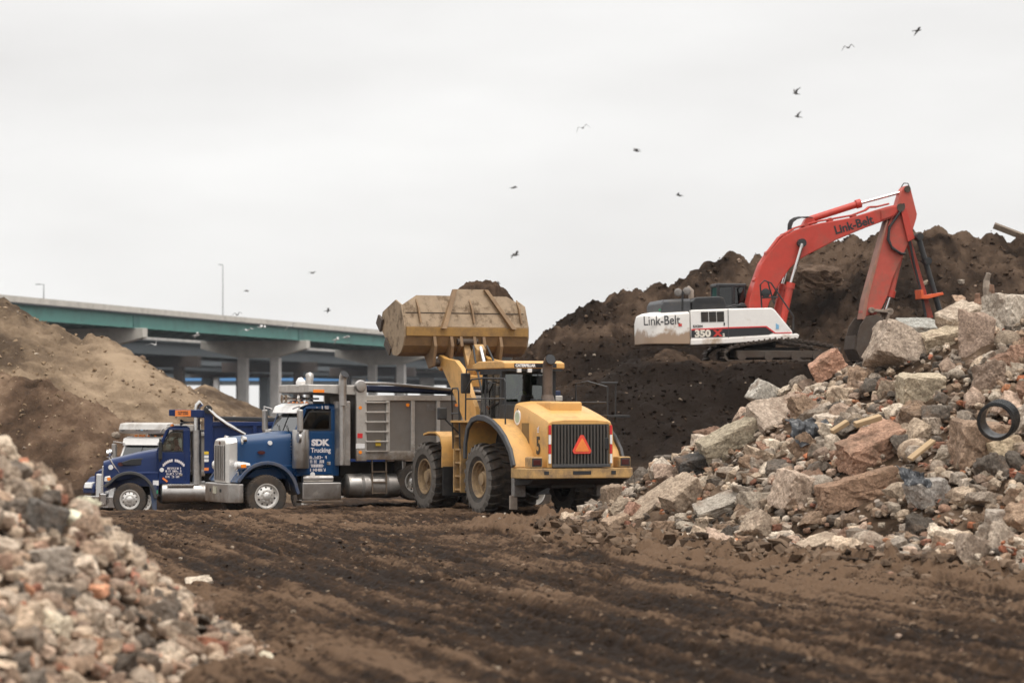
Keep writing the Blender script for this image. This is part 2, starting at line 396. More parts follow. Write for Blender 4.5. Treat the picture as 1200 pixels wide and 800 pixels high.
tone = 0.43 + 0.34 * st_ + 0.22 * np.clip(fbm(c * 5.5, gy * .12, 3, 16, .6, True) - .2, 0, 1) * sst(.0, .5, fbm(c * .6, gy * .05, 2, 19) + .2) + 0.22 * fbm(gx * .35, gy * .16, 3, 15) - .16 * sst(-.15, .45, fbm(gx * .28 + 3, gy * .16, 3, 45)) + 2.4 * (gz - h_base(gx, gy))  # drier tops lighter, hollows darkened with height: shading contrast put into the tone
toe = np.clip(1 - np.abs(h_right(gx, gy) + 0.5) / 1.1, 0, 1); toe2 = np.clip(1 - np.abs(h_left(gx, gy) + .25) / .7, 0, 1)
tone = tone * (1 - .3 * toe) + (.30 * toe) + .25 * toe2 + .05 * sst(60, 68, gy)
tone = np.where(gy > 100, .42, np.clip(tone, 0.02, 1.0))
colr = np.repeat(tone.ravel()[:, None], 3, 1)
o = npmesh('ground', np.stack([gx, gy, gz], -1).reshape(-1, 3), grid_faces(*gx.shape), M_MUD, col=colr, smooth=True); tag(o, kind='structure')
uvl = o.data.uv_layers.new(name='track_coords')
vi = np.empty(len(o.data.loops), np.int32); o.data.loops.foreach_get('vertex_index', vi)
uvl.data.foreach_set('uv', np.stack([c.ravel()[vi], gy.ravel()[vi]], -1).astype(np.float32).ravel())
GX0, GY0 = xs, ys
def gheight(x, y): return float(h_ground(np.array([x]), np.array([y]))[0])

# ---------------------------------------------------------------- earth mounds
def mound(name, hf, x0, x1, y0, y1, step, m, tonef):
    X, Y = np.meshgrid(np.arange(x0, x1, step), np.arange(y0, y1, step))
    H = hf(X, Y); b = h_base(X, Y)
    Z = np.where(H > b - .4, H, b - .4)
    T = np.clip(tonef(X, Y, Z), 0.02, 1)
    return tag(npmesh(name, np.stack([X, Y, Z], -1).reshape(-1, 3), grid_faces(*X.shape), m, col=np.repeat(T.ravel()[:, None], 3, 1), smooth=True), kind='structure')
def pz(px, py, d): v = at(px, py, d); return (v.x, v.y, v.z)
RM = [(-4.5, 112, 2.0), pz(600, 432, 112), pz(622, 407, 112), pz(660, 382, 113), pz(700, 354, 114), pz(742, 337, 115), pz(800, 327, 116), pz(860, 299, 116), pz(930, 292, 117), pz(1000, 272, 117), pz(1095, 265, 116), pz(1130, 271, 116), pz(1200, 275, 116), pz(1320, 283, 116)]
BENCH = [(4.9, 100.2), (7.5, 99.6), (10.0, 99.4), (14, 99.8), (19, 101), (25, 103), (30, 112), (12, 112), (6, 109)]
def poly_sd(X, Y, P):
    d = np.full(np.shape(X), 1e9); ins = np.zeros(np.shape(X), bool); n = len(P)
    for i in range(n):
        (x0, y0), (x1, y1) = P[i], P[(i + 1) % n]
        t = np.clip(((X - x0) * (x1 - x0) + (Y - y0) * (y1 - y0)) / ((x1 - x0) ** 2 + (y1 - y0) ** 2), 0, 1)
        d = np.minimum(d, np.hypot(X - x0 - t * (x1 - x0), Y - y0 - t * (y1 - y0)))
        ins ^= ((y0 > Y) != (y1 > Y)) & (X < (x1 - x0) * (Y - y0) / (y1 - y0 + 1e-12) + x0)
    return np.where(ins, -d, d)
BZ = 4.35
def h_rm(X, Y):
    wob = .9 * fbm(X * .22, Y * .22, 3, 201)
    a = cones(X, Y, RM, .78, 1.0)
    a = a + (.26 * fbm(X * .3, Y * .3, 4, 202) + .2 * fbm(X * 1.5, Y * 1.5, 5, 203, .65, True) - .12) * sst(-1, .5, a)
    sd_ = poly_sd(X + .35 * pn(X * .5, Y * .5, 7), Y + .8 * fbm(X * .35, Y * .35, 3, 8), BENCH)
    bch = BZ - 1.25 * np.maximum(sd_, 0) + .10 * fbm(X * 1.2, Y * 1.2, 4, 204) + .25 * fbm(X * .8, Y * .25, 3, 205) * sst(0, 1, sd_)
    # flat shelf under the excavator, the main slope rises behind it
    shelf = sst(.6, -1.2, sd_)
    a2 = np.where(shelf > 0, np.minimum(a, BZ + np.maximum(Y - 107.3, 0) * 1.15 + .12 * fbm(X * 1.1, Y * 1.1, 4, 206)) * shelf + a * (1 - shelf), a)
    # spoil in front of the house and under the tail
    sp = BZ + .62 - .55 * np.hypot((X - 5.4) * .8, (Y - 101.6)) + .25 * fbm(X * 1.0, Y * 1.0, 4, 207)
    return np.maximum(np.maximum(a2, bch), sp)
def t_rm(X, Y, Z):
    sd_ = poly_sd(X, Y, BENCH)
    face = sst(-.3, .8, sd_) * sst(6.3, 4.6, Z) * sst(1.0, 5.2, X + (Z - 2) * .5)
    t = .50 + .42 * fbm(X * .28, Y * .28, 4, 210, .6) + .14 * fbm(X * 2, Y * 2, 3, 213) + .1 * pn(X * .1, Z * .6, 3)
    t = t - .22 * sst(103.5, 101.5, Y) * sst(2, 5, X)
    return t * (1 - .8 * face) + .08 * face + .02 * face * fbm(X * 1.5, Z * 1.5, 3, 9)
M_RM = soilmat('dark_soil', (.0165, .0112, .0082), (.041, .0275, .0195), (.102, .069, .048), scale=.9, bump=.07)
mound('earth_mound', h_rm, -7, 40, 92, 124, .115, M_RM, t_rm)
LA = [(-52, 120, 9.5), (-34, 122, 8.8), pz(0, 352, 125), pz(38, 371, 125), pz(60, 378, 125), pz(112, 388, 125), pz(132, 404, 125), pz(184, 443, 124), pz(250, 490, 122), pz(290, 520, 120)]
LB = [(-26, 150, 5.2), pz(150, 436, 150), pz(184, 440, 150), pz(237, 446, 150), pz(262, 459, 150), pz(317, 489, 149), pz(345, 500, 148), pz(400, 540, 146)]
LC = [(-34, 112, 5.5), pz(-40, 430, 114), pz(0, 442, 114), pz(50, 452, 113), pz(100, 470, 112), pz(150, 490, 112), pz(192, 506, 111), pz(235, 532, 110), pz(262, 560, 109)]
def rough(X, Y, h, s, k=1.0): return h + k * (.3 * fbm(X * .25, Y * .25, 4, s) + .15 * fbm(X * 1.3, Y * 1.3, 5, s + 1, .65, True) - .08) * sst(-1, .5, h)
def h_la(X, Y): return rough(X, Y, cones(X, Y, LA, .62, 1), 301, .9)
def h_lb(X, Y): return rough(X, Y, cones(X, Y, LB, .62, 1), 311, .8)
def h_lc(X, Y): return rough(X, Y, cones(X, Y, LC, .66, 1), 321, 1.2)
M_LA = soilmat('tan_earth', (.08, .055, .037), (.195, .139, .092), (.345, .255, .172), scale=1.1, bump=.1)
M_LC = soilmat('brown_earth', (.042, .027, .018), (.115, .073, .048), (.235, .16, .107), scale=1.2, bump=.1)
tl = lambda X, Y, Z: .5 + .35 * fbm(X * .2, Y * .2, 4, 330, .6) + .12 * fbm(X * .7, Z * 2.0, 3, 331)
mound('earth_mound', h_la, -48, -2, 106, 134, .17, M_LA, tl)
mound('earth_mound', h_lb, -28, 4, 138, 158, .2, M_LA, lambda X, Y, Z: tl(X, Y, Z) - .12)
mound('earth_mound', h_lc, -36, -6, 101, 116, .13, M_LC, tl)

# ================================================================== ROCKS
M_ROCK = rockmat('broken_masonry')
def ico(n):
    bm = bmesh.new(); bmesh.ops.create_icosphere(bm, subdivisions=n, radius=1)
    V = np.array([v.co[:] for v in bm.verts]); Fc = np.array([[v.index for v in f.verts] for f in bm.faces]); bm.free(); return V, Fc
ICO = {n: ico(n) for n in (1, 2, 3, 4)}
rng = np.random.default_rng(11)
def rockshape(kind, n, seed, dims=None, rough_=None):
    """convex broken lump inside about a unit box, pieces cut off by flat planes"""
    r = np.random.default_rng(seed); V, Fc = ICO[n]
    if kind == 'stone':
        P = r.normal(size=(5, 3)); D = r.uniform(.8, .98, 5)
        ax = np.array([1, r.uniform(.65, .9), r.uniform(.5, .75)])
    elif kind == 'brick':
        P = np.vstack([np.eye(3), -np.eye(3), r.normal(size=(2, 3))]); D = np.array([1, .48, .34, r.uniform(.5, 1), .48, .34, .85, .9]); ax = np.ones(3)
    else:
        P = np.vstack([np.eye(3) + r.normal(size=(3, 3)) * .16, -np.eye(3) + r.normal(size=(3, 3)) * .16, r.normal(size=(4, 3))])
        dz = {'slab': r.uniform(.2, .32), 'block': r.uniform(.5, .75), 'chunk': r.uniform(.55, .85)}[kind]
        dy = r.uniform(.55, .9)
        D = np.array([1, dy, dz, r.uniform(.8, 1), dy, dz, .8, .85, .9, .95]); ax = np.ones(3)
    if dims is not None:
        P = np.vstack([np.eye(3) + r.normal(size=(3, 3)) * .07, -np.eye(3) + r.normal(size=(3, 3)) * .07, r.normal(size=(3, 3))])
        dm = np.array(dims, float) / max(dims)
        D = np.concatenate([dm, dm * r.uniform(.85, 1, 3), [np.linalg.norm(dm) * .8] * 3])
    P = P / np.linalg.norm(P, axis=1, keepdims=True)
    dirs = V * (dm if dims is not None else 1); dirs = dirs / np.linalg.norm(dirs, axis=1, keepdims=True)
    rad = np.min(np.where(dirs @ P.T > .02, D / np.maximum(dirs @ P.T, .02), 9), axis=1)
    if kind == 'stone': rad = np.minimum(rad, 1.0)
    q = dirs * 2.3 + seed * 3.7
    am = {'stone': .04, 'brick': .04, 'slab': .09, 'block': .09, 'chunk': .14}[kind] if rough_ is None else rough_
    nz = fbm(q[:, 0] + q[:, 2] * .7, q[:, 1] - q[:, 2] * .6, 4, seed % 997, .6)
    return dirs * (rad * (1 + am * nz))[:, None] * ax, Fc
def rotm(r, tilt=1.0):
    a = r.uniform(0, 6.283); ax = r.normal(size=3); ax[2] *= .2; ax /= np.linalg.norm(ax); b = r.normal() * tilt
    Z = np.array(Matrix.Rotation(a, 3, 'Z')); T = np.array(Matrix.Rotation(b, 3, Vector(ax))); return T @ Z
PAL = [  # name, colour, weight
    ('grey', (.27, .235, .20), 3.4), ('pale grey', (.42, .375, .325), 3), ('pale tan', (.43, .35, .27), 4.5), ('brown', (.22, .15, .105), 5),
    ('pinkish', (.38, .285, .23), 2.2), ('dark grey', (.075, .07, .066), 3.6), ('cream', (.60, .53, .44), 2), ('reddish brown', (.25, .14, .10), 1.2)]
DUST = np.array((.30, .235, .175))
PAL = [(a, tuple(.72 * np.array(b) + .28 * DUST * (.6 if max(b) < .15 else 1)), w_) for a, b, w_ in PAL]
PW = np.array([p[2] for p in PAL]); PW = PW / PW.sum()
LIB = {}
def lib(kind, n, i):
    if (kind, n, i) not in LIB: LIB[(kind, n, i)] = rockshape(kind, n, 1000 + i * 7 + n)
    return LIB[(kind, n, i)]
rocks = []   # dict(kind,n,shape,size,pos,rot,col,cname,pile)
def scatter(pile, hf, xr, yr, count, smin, smax, power, toe=-.25, maxback=None, kinds=None):
    X = rng.uniform(*xr, count * 4); Y = rng.uniform(*yr, count * 4); H = hf(X, Y); e = .25
    ok = H > h_base(X, Y) + toe
    if maxback is not None: ok &= maxback(X, Y)
    X, Y, H = X[ok][:count], Y[ok][:count], H[ok][:count]
    for x, y, h in zip(X, Y, H):
        u = rng.random(); s = smin * (smax / smin) ** (u ** power)
        if pile == 'left' and y > 40: s *= 1.0
        k = kinds[rng.integers(len(kinds))]
        if k == 'brick': s = min(s, rng.uniform(.13, .2)); ci = None; cn = 'red'; cl = np.array([(.36, .14, .075), (.30, .12, .075), (.42, .2, .11), (.27, .13, .09)][rng.integers(4)])
        else:
            ci = rng.choice(len(PAL), p=PW); cn = PAL[ci][0]; cl = np.array(PAL[ci][1])
        cl = cl * rng.uniform(.6, 1.35)
        if pile == 'left': cl = np.clip((cl * .8 + cl.mean() * .2) * np.array((1.27, 1.18, 1.08)) + .02, 0, .7)
        z = max(h, 0.0 if h < 0 else h)
        rocks.append(dict(kind=k, i=int(rng.integers(24)), s=s, p=np.array([x, y, z + s * rng.uniform(-.05, .28)]), rot=rotm(rng, .55), col=cl, cn=cn, pile=pile))
KR = ['chunk'] * 7 + ['stone'] * 2 + ['slab'] * 4 + ['block'] * 4 + ['brick'] * 2
front_r = lambda X, Y: (Y < 64.5 + .1 * X)
scatter('right', h_right, (.5, 15.5), (38, 66), 3400, .10, .33, 1.8, -.1, front_r, KR)
scatter('right', h_right, (.5, 15.5), (38, 66), 8000, .045, .13, 1.1, -.4, front_r, KR)
KL = ['chunk'] * 12 + ['stone'] * 5 + ['slab'] * 6 + ['block'] * 6 + ['brick'] * 3
front_l = lambda X, Y: (X > -.2 * Y - 1.5) & (X < 0)
scatter('left', h_left, (-10.5, -1.5), (21, 66), 3600, .065, .165, 1.3, -.1, front_l, KL)
scatter('left', h_left, (-10.5, -1.5), (21, 66), 6000, .025, .07, 1.1, -.28, front_l, KL)

# mounds beneath the loose pieces
M_RB = soilmat('rubble_soil', (.03, .02, .0135), (.085, .056, .037), (.20, .14, .098), scale=2.2, bump=.04, speck=((.36, .3, .25), 6, .7))  # soil colour darkened so the gaps between pieces read as deeper shade
def rb(X, Y, h, s): return h - .1 + (.12 * fbm(X * 1.1, Y * 1.1, 3, s) + .06 * fbm(X * 3.5, Y * 3.5, 3, s + 1)) * sst(-.6, .2, h)
mound('rubble_mound', lambda X, Y: rb(X, Y, h_right(X, Y), 401), .0, 24, 36, 74, .1, M_RB, lambda X, Y, Z: .5 + .3 * fbm(X * .8, Y * .8, 3, 403))
mound('rubble_mound', lambda X, Y: rb(X, Y, h_left(X, Y), 411), -15, -1, 14, 68, .09, M_RB, lambda X, Y, Z: .55 + .3 * fbm(X * .8, Y * .8, 3, 413))

BIGPOS = []   # filled by hand-placed pieces below: (px, py, radius px)
def big(px, py, d, dims, rz, tilt, roll, col, seed, label, cat='rubble', name='concrete_chunk', rough_=.07, n=4):
    V, Fc = rockshape('chunk', n, seed, dims, rough_)
    if d < 90:      # rest the piece where it meets the pile
        dd = np.arange(22, 68, .04); xx = (px - 600) / F * dd; zz_ = CAMZ + (HOR - py) / F * dd
        hit = np.nonzero(np.maximum(np.maximum(h_right(xx, dd), h_left(xx, dd)), h_base(xx, dd)) > zz_ - .05)[0]
        if len(hit): d0 = d; d = float(dd[hit[0]]) - .3 * min(dims); dims = [q * d / d0 for q in dims]
    s = max(dims)
    Mx = Matrix.Rotation(R(rz), 3, 'Z') @ Matrix.Rotation(R(tilt), 3, 'Y') @ Matrix.Rotation(R(roll), 3, 'X')
    P0 = at(px, py, d)
    W = (V * s) @ np.array(Mx).T
    o = npmesh(name, W, Fc, M_ROCK, col=np.array(col)); o.location = P0
    tag(o, label, cat, 'large broken pieces in the rubble'); BIGPOS.append((px, py, s * F / d, d)); return o
# dims are half sizes in metres (length, depth, height); tilt>0 leans the right end down
PK, TN, GR, DK, RD, CRM = (.37, .305, .25), (.42, .35, .27), (.36, .33, .295), (.075, .07, .066), (.34, .215, .155), (.44, .37, .3)
big(1063, 414, 58.5, (.82, .45, .42), 14, 24, -18, PK, 5, 'large pinkish concrete block with broken face tilted on the crest below excavator bucket')
big(908, 490, 60.8, (.56, .42, .22), 25, -18, 38, PK, 6, 'pale pink square slab standing on edge above mossy block')
big(860, 520, 61.5, (.72, .35, .36), 12, -28, 10, (.31, .27, .205), 7, 'rough greenish tan block leaning up at left end of right rubble pile')
big(1020, 529, 54.5, (.68, .4, .32), 18, -16, 12, RD, 8, 'reddish brick-toned masonry block in middle of the right rubble pile', rough_=.13)
big(1079, 457, 56, (.46, .35, .3), 8, -4, 8, (.43, .37, .28), 9, 'yellowish tan boulder just below the large pinkish block')
big(933, 577, 55.3, (.44, .36, .38), 30, 14, 8, (.45, .36, .29), 10, 'pale pink rounded boulder low on the right rubble pile', rough_=.1)
big(1143, 402, 58.2, (.36, .24, .58), -18, 6, -8, (.33, .25, .2), 11, 'tall grey-brown slab standing upright near the crest', rough_=.1)
big(1112, 398, 60, (.62, .3, .24), 8, -14, 20, (.43, .36, .27), 12, 'long yellowish stone slab lying on the crest left of upright slab')
big(1128, 380, 59.8, (.42, .3, .36), 30, -24, 20, CRM, 31, 'cream broken slab leaning on upright grey-brown slab')
big(1075, 383, 60.6, (.46, .4, .1), 10, 6, 16, (.31, .31, .29), 13, 'flat grey paving slab lying on the crest behind the pinkish block')
big(1185, 372, 58.8, (.5, .4, .42), 40, 0, 0, (.47, .42, .36), 14, 'pale grey boulder at the top right crest by frame edge', rough_=.1)
big(968, 430, 61.5, (.38, .3, .24), 0, -30, 5, (.42, .25, .18), 15, 'reddish angular stone at left of the crest under the bucket')
big(897, 463, 62.5, (.33, .25, .26), 20, 30, 0, (.44, .42, .38), 32, 'pale grey upright chunk at the left crest above square slab')
big(765, 588, 60.5, (.72, .3, .11), 12, -38, 20, (.33, .265, .205), 16, 'long flat brown slab leaning up steeply at far left of right pile')
big(800, 585, 60, (.4, .28, .36), 28, -32, 12, (.36, .29, .225), 17, 'thick tan slab propped behind the long leaning brown slab')
big(842, 593, 58.2, (.52, .3, .13), 10, -22, 24, (.33, .3, .26), 18, 'flat grey paving piece resting level on stones at left base')
big(893, 621, 55, (.36, .28, .26), 35, 32, 0, (.37, .3, .235), 19, 'pointed tan block at the base, its corner raised')
big(954, 639, 51.5, (.42, .26, .1), 16, -26, 14, (.38, .31, .24), 20, 'flat tan slab sliding into the mud at pile base')
big(1087, 578, 51, (.34, .25, .24), 26, -12, 0, (.33, .31, .29), 21, 'grey squarish stone above the base near right frame edge')
big(1171, 613, 46.5, (.27, .25, .22), 0, 0, 0, (.34, .3, .26), 22, 'smooth rounded grey boulder low at right frame edge', rough_=.03)
big(1138, 647, 45, (.3, .22, .25), 20, 20, 0, (.33, .27, .22), 23, 'smooth brown boulder below the rounded grey one', rough_=.03)
big(1148, 524, 51.8, (.48, .4, .46), 10, 0, 0, (.29, .21, .155), 24, 'bulky brown earth-stained chunk under the black pipe ring', rough_=.1)
big(1176, 525, 51, (.32, .2, .17), 12, -14, 0, (.5, .41, .29), 25, 'tan stone block supporting the black pipe ring')
big(815, 545, 61.5, (.4, .28, .2), 8, -12, 8, DK, 26, 'black asphalt lump on the left shoulder of the right pile', rough_=.12)
big(1003, 576, 52.8, (.72, .4, .28), 14, -10, 0, (.25, .165, .115), 27, 'wide brown soil-coated rock under the reddish masonry block', rough_=.1)
big(722, 618, 58.5, (.27, .2, .22), 30, -10, 0, (.30, .225, .165), 28, 'muddy stone at the far left toe beside loader wheel')
big(718, 583, 62, (.22, .18, .26), 20, -10, 0, (.26, .2, .15), 29, 'brown stone standing up at the far left end of pile')
big(745, 600, 60.2, (.2, .14, .16), 30, 28, 0, (.33, .2, .15), 30, 'reddish tilted block at front of long leaning slab')
big(232, 682, 43, (.2, .16, .05), 10, -8, 12, (.5, .43, .35), 33, 'cream flat stone at the toe of the left rubble pile')
big(50, 610, 33, (.24, .2, .2), 10, 18, 0, (.12, .11, .1), 34, 'dark grey boulder near the top of left rubble pile', rough_=.12)
big(60, 660, 29.5, (.2, .17, .16), 40, -10, 0, (.42, .37, .32), 35, 'pale grey angular block midway up the left rubble pile')
big(960, 326, 112.9, (.8, .5, .42), 8, -8, 14, (.085, .058, .041), 38, 'large brown boulder stuck in the dark earth slope above excavator', rough_=.16)
# drop scattered stones that would sit on or in front of a hand-placed piece
keep = []
for r_ in rocks:
    x, y, z = r_['p']; px = 600 + x * F / y; py = HOR - (z - CAMZ) * F / y; a = r_['s'] * F / y
    bad = False
    if a > 5:
        for bx, by, br, bd in BIGPOS:
            if abs(y - bd) < 3.0 and math.hypot(px - bx, py - by) < br * .62 + a * .55: bad = True; break
    r_['a'] = a; r_['px'] = px; r_['py'] = py
    if not bad: keep.append(r_)
rocks = keep
inframe = lambda r: -15 < r['px'] < 1215 and r['py'] < 815
names = {'chunk': 'concrete_chunk', 'slab': 'concrete_chunk', 'block': 'concrete_chunk', 'stone': 'rounded_stone', 'brick': 'brick'}
LIMIT = {'concrete_chunk': 262, 'rounded_stone': 240, 'brick': 140}
rocks.sort(key=lambda r: -r['a'])
cnt = {k: 0 for k in LIMIT}; loose = []
def zone(r):
    if r['pile'] == 'right':
        col_ = 'left end' if r['px'] < 850 else 'middle' if r['px'] < 1030 else 'right part'
        row = 'along the toe' if h_right(r['p'][0], r['p'][1]) < .8 else 'on the upper slope' if r['p'][2] > 2.7 else 'on the mid slope'
    else:
        col_ = 'near end' if r['p'][1] < 30 else 'middle' if r['p'][1] < 42 else 'far end'
        row = 'along the toe' if h_left(r['p'][0], r['p'][1]) < .5 else 'on the crest' if h_left(r['p'][0], r['p'][1]) > 1.7 else 'on the flank'
    return f"{row}, {col_} of {r['pile']} rubble pile"
KW = {'chunk': 'angular chunk', 'slab': 'flat slab', 'block': 'squarish block', 'stone': 'rounded stone', 'brick': 'brick'}
for r_ in rocks:
    nm = names[r_['kind']]
    V, Fc = lib(r_['kind'], 4 if r_['a'] > 13 else 3 if r_['a'] > 5 else 2, r_['i'])
    if cnt[nm] < LIMIT[nm] and inframe(r_):
        cnt[nm] += 1
        o = npmesh(nm, (V * r_['s']) @ r_['rot'].T, Fc, M_ROCK, col=r_['col']); o.location = r_['p']
        sz = 'small ' if r_['s'] < .15 else 'large ' if r_['s'] > .3 else ''
        lab = f"{sz}{r_['cn']} {KW[r_['kind']]} {zone(r_)}"
        tag(o, lab, {'concrete_chunk': 'rubble', 'rounded_stone': 'stone', 'brick': 'brick'}[nm], lab.replace(KW[r_['kind']], KW[r_['kind']] + 's') + ' ')
        o['group'] = o['group'].strip()
    else: loose.append(r_)
def merge(name, lst, m):
    Vs, Fs, Cs, off = [], [], [], 0
    for r_ in lst:
        V, Fc = lib(r_['kind'], 2 if r_['a'] > 1.6 else 1, r_['i'])
        Vs.append((V * r_['s']) @ r_['rot'].T + r_['p']); Fs.append(Fc + off); off += len(V); Cs.append(np.repeat(r_['col'][None], len(V), 0))
    return tag(npmesh(name, np.vstack(Vs), np.vstack(Fs), m, col=np.vstack(Cs)), kind='stuff')
merge('loose_rubble', loose, M_ROCK)

# ------------------------------------------------------------------ clods of mud and soil
def clods(name, fn, n, smin, smax, colf):
    X, Y, Z = fn(n); ok = np.isfinite(Z); X, Y, Z = X[ok], Y[ok], Z[ok]; n = len(X)
    V, Fc = ICO[1]; nv = len(V)
    S = smin * (smax / smin) ** (rng.random(n) ** 2.2)
    A = rng.uniform(0, 6.28, n); ca, sa = np.cos(A), np.sin(A)
    J = 1 + .45 * rng.normal(size=(n, nv))
    P = V[None] * np.clip(J, .5, 1.6)[:, :, None] * S[:, None, None] * np.array([1, .8, .65])
    Q = np.stack([P[..., 0] * ca[:, None] - P[..., 1] * sa[:, None], P[..., 0] * sa[:, None] + P[..., 1] * ca[:, None], P[..., 2]], -1) + np.stack([X, Y, Z], -1)[:, None]
    C = np.clip(colf(X, Y) + .12 * rng.normal(size=n), .02, 1)
    return tag(npmesh(name, Q.reshape(-1, 3), (Fc[None] + (np.arange(n) * nv)[:, None, None]).reshape(-1, 3), {'soil_clods': M_RM, 'loose_soil': M_CLT if name == 'loose_soil' else None}.get(name, M_CL), col=np.repeat(np.repeat(C[:, None], nv, 1).ravel()[:, None], 3, 1)), kind='stuff')
M_CL = soilmat('mud_clod', (.02, .0135, .0095), (.062, .042, .029), (.2, .14, .097), scale=3, bump=.02)
def f_mud(n):
    Y = 24 + 56 * rng.random(n) ** 1.15; X = rng.uniform(-1, 1, n) * (.19 * Y); c = rut_c(X, Y)
    keep_ = rng.random(n) < .15 + 1.1 * np.clip(fbm(c * .75, Y * .018, 2, 31) + .5 * fbm(X * .5, Y * .3, 2, 99), 0, 1)
    return X, Y, np.where(keep_, h_ground(X, Y) + .002, np.nan)
clods('mud_clods', f_mud, 60000, .008, .05, lambda X, Y: np.clip(.52 + .16 * rng.normal(size=len(X)), .38, 1))
def f_toe(n):
    X = rng.uniform(.5, 10, n); Y = rng.uniform(36, 64, n); h = h_right(X, Y)
    return X, Y, np.where((h < .25) & (h > -1.3) & (rng.random(n) < np.clip(1.15 + h, .1, 1)), np.maximum(h_ground(X, Y), h - .08) + .01, np.nan)
clods('toe_clods', f_toe, 22000, .02, .19, lambda X, Y: .66 + 0 * X)
def f_toe2(n):
    X = rng.uniform(-9, -1, n); Y = rng.uniform(22, 62, n); h = h_left(X, Y)
    return X, Y, np.where((h < .25) & (h > -.9) & (rng.random(n) < np.clip(1 + h, .1, 1)), np.maximum(h_ground(X, Y), h - .08) + .01, np.nan)
clods('toe_clods', f_toe2, 9000, .012, .075, lambda X, Y: .66 + 0 * X)
def f_rm(n):
    X = rng.uniform(-3, 24, n); Y = rng.uniform(95, 118, n); h = h_rm(X, Y)
    return X, Y, np.where(h > .2, h, np.nan)
clods('soil_clods', f_rm, 16000, .02, .13, lambda X, Y: t_rm(X, Y, h_rm(X, Y)) + .1)
M_CLT = soilmat('tan_clod', (.17, .115, .07), (.27, .19, .12), (.42, .32, .22), scale=3, bump=.02)
def f_la(n):
    X = rng.uniform(-40, -6, n); Y = rng.uniform(100, 130, n); h = np.maximum(h_la(X, Y), h_lc(X, Y))
    return X, Y, np.where(h > h_base(X, Y), h, np.nan)
clods('loose_soil', f_la, 9000, .02, .13, lambda X, Y: .45 + .25 * rng.normal(size=len(X)))
# pale stones lying about on the dark soil and the mud
def strew(name, n, xr, yr, hf, smin, smax):
    lst = []
    X = rng.uniform(*xr, n); Y = rng.uniform(*yr, n); H = hf(X, Y)
    for x, y, h in zip(X, Y, H):
        if h < h_base(np.array([x]), np.array([y]))[0] - .15: continue
        s_ = smin * (smax / smin) ** (rng.random() ** 3); ci = rng.choice(len(PAL), p=PW)
        lst.append(dict(kind=['chunk', 'stone', 'slab', 'block'][rng.integers(4)], i=int(rng.integers(24)), s=s_, p=np.array([x, y, h + s_ * .15]), rot=rotm(rng, .5), col=np.array(PAL[ci][1]) * rng.uniform(.6, 1.0), a=3 if s_ > .1 else 1))
    return merge(name, lst, M_ROCK)
strew('scattered_stones', 420, (-3, 24), (96, 118), h_rm, .03, .2)
strew('scattered_stones', 600, (-36, -6), (101, 128), lambda X, Y: np.maximum(h_la(X, Y), h_lc(X, Y)), .03, .2)
strew('scattered_stones', 500, (-8, 9), (25, 76), h_ground, .012, .06)
# ================================================================== BRIDGES AND SKYLINE
M_TEAL = mat('teal_steel', (.085, .25, .215), .6, dirt=(.10, .15, .13), dscale=.12, dlo=.5, dhi=.8, vary=.06)
M_TEALD = mat('teal_splice', (.03, .14, .125), .5, vary=.06)
M_CONC = mat('pale_concrete', (.58, .54, .48), .85, dirt=(.42, .39, .34), dscale=.25, dlo=.5, dhi=.75)
M_CONG = mat('grey_concrete', (.62, .59, .56), .85, dirt=(.46, .43, .4), dscale=.2, dlo=.48, dhi=.75)
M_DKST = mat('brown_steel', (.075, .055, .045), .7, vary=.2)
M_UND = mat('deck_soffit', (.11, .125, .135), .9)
M_BLUE = mat('blue_steel', (.10, .30, .62), .5)
M_WHT = mat('white_steel', (.62, .62, .6), .6)
M_POLE = mat('galvanised', (.35, .35, .35), .4, .7)
BU = Vector((.2553, .9669, 0)); BN_ = Vector((.9669, -.2553, 0))      # along, and towards the open side
B0 = Vector((-87.8, 488, 0)); TOPZ = CAMZ + 20.2
rz_b = math.atan2(BU.y, BU.x)
def bframe(o): o.rotation_euler = (0, 0, rz_b); o.location = B0
# local frame: x along, y to the left (away from the open side), z up
br = empty('highway_bridge', B0, rz_b, 'long highway bridge with teal steel girders and concrete parapet above the trucks', 'bridge')
x0, x1 = -160, 560
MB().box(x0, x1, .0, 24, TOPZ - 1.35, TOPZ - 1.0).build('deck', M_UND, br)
pb = MB()
for x in np.arange(x0, x1, 8): pb.box(x, x + 7.94, -.15, .3, TOPZ - 1.08, TOPZ)
pb.build('parapet', M_CONC, br)
MB().box(x0, x1, 23.7, 24.1, TOPZ - 1.5, TOPZ).build('parapet', M_CONC, br)
for y in (.9, 6.6, 12.3, 18, 23):
    g = MB().box(x0, x1, y - .03, y + .03, TOPZ - 3.9, TOPZ - 1.3); g.box(x0, x1, y - .3, y + .3, TOPZ - 3.96, TOPZ - 3.88); g.box(x0, x1, y - .3, y + .3, TOPZ - 1.4, TOPZ - 1.345)
    for x in np.arange(x0, x1, 6.2): g.box(x, x + .03, y + .03, y + .2, TOPZ - 3.88, TOPZ - 1.4)
    g.build('girder', M_TEAL, br)
cb = MB()
for x in np.arange(x0, x1, 6.2):
    cb.box(x, x + .25, 1, 23, TOPZ - 2.3, TOPZ - 2.0); cb.box(x, x + .25, 1, 23, TOPZ - 3.7, TOPZ - 3.45)
cb.build('cross_bracing', M_TEALD, br)
piers = [63 - 97, 63, 160, 257, 354, 451]
for xp in piers[:5]:
    MB().box(xp - 1.6, xp + 1.6, .8, .92, TOPZ - 3.87, TOPZ - 1.42).build('splice_plate', M_TEALD, br).location.y = -.05
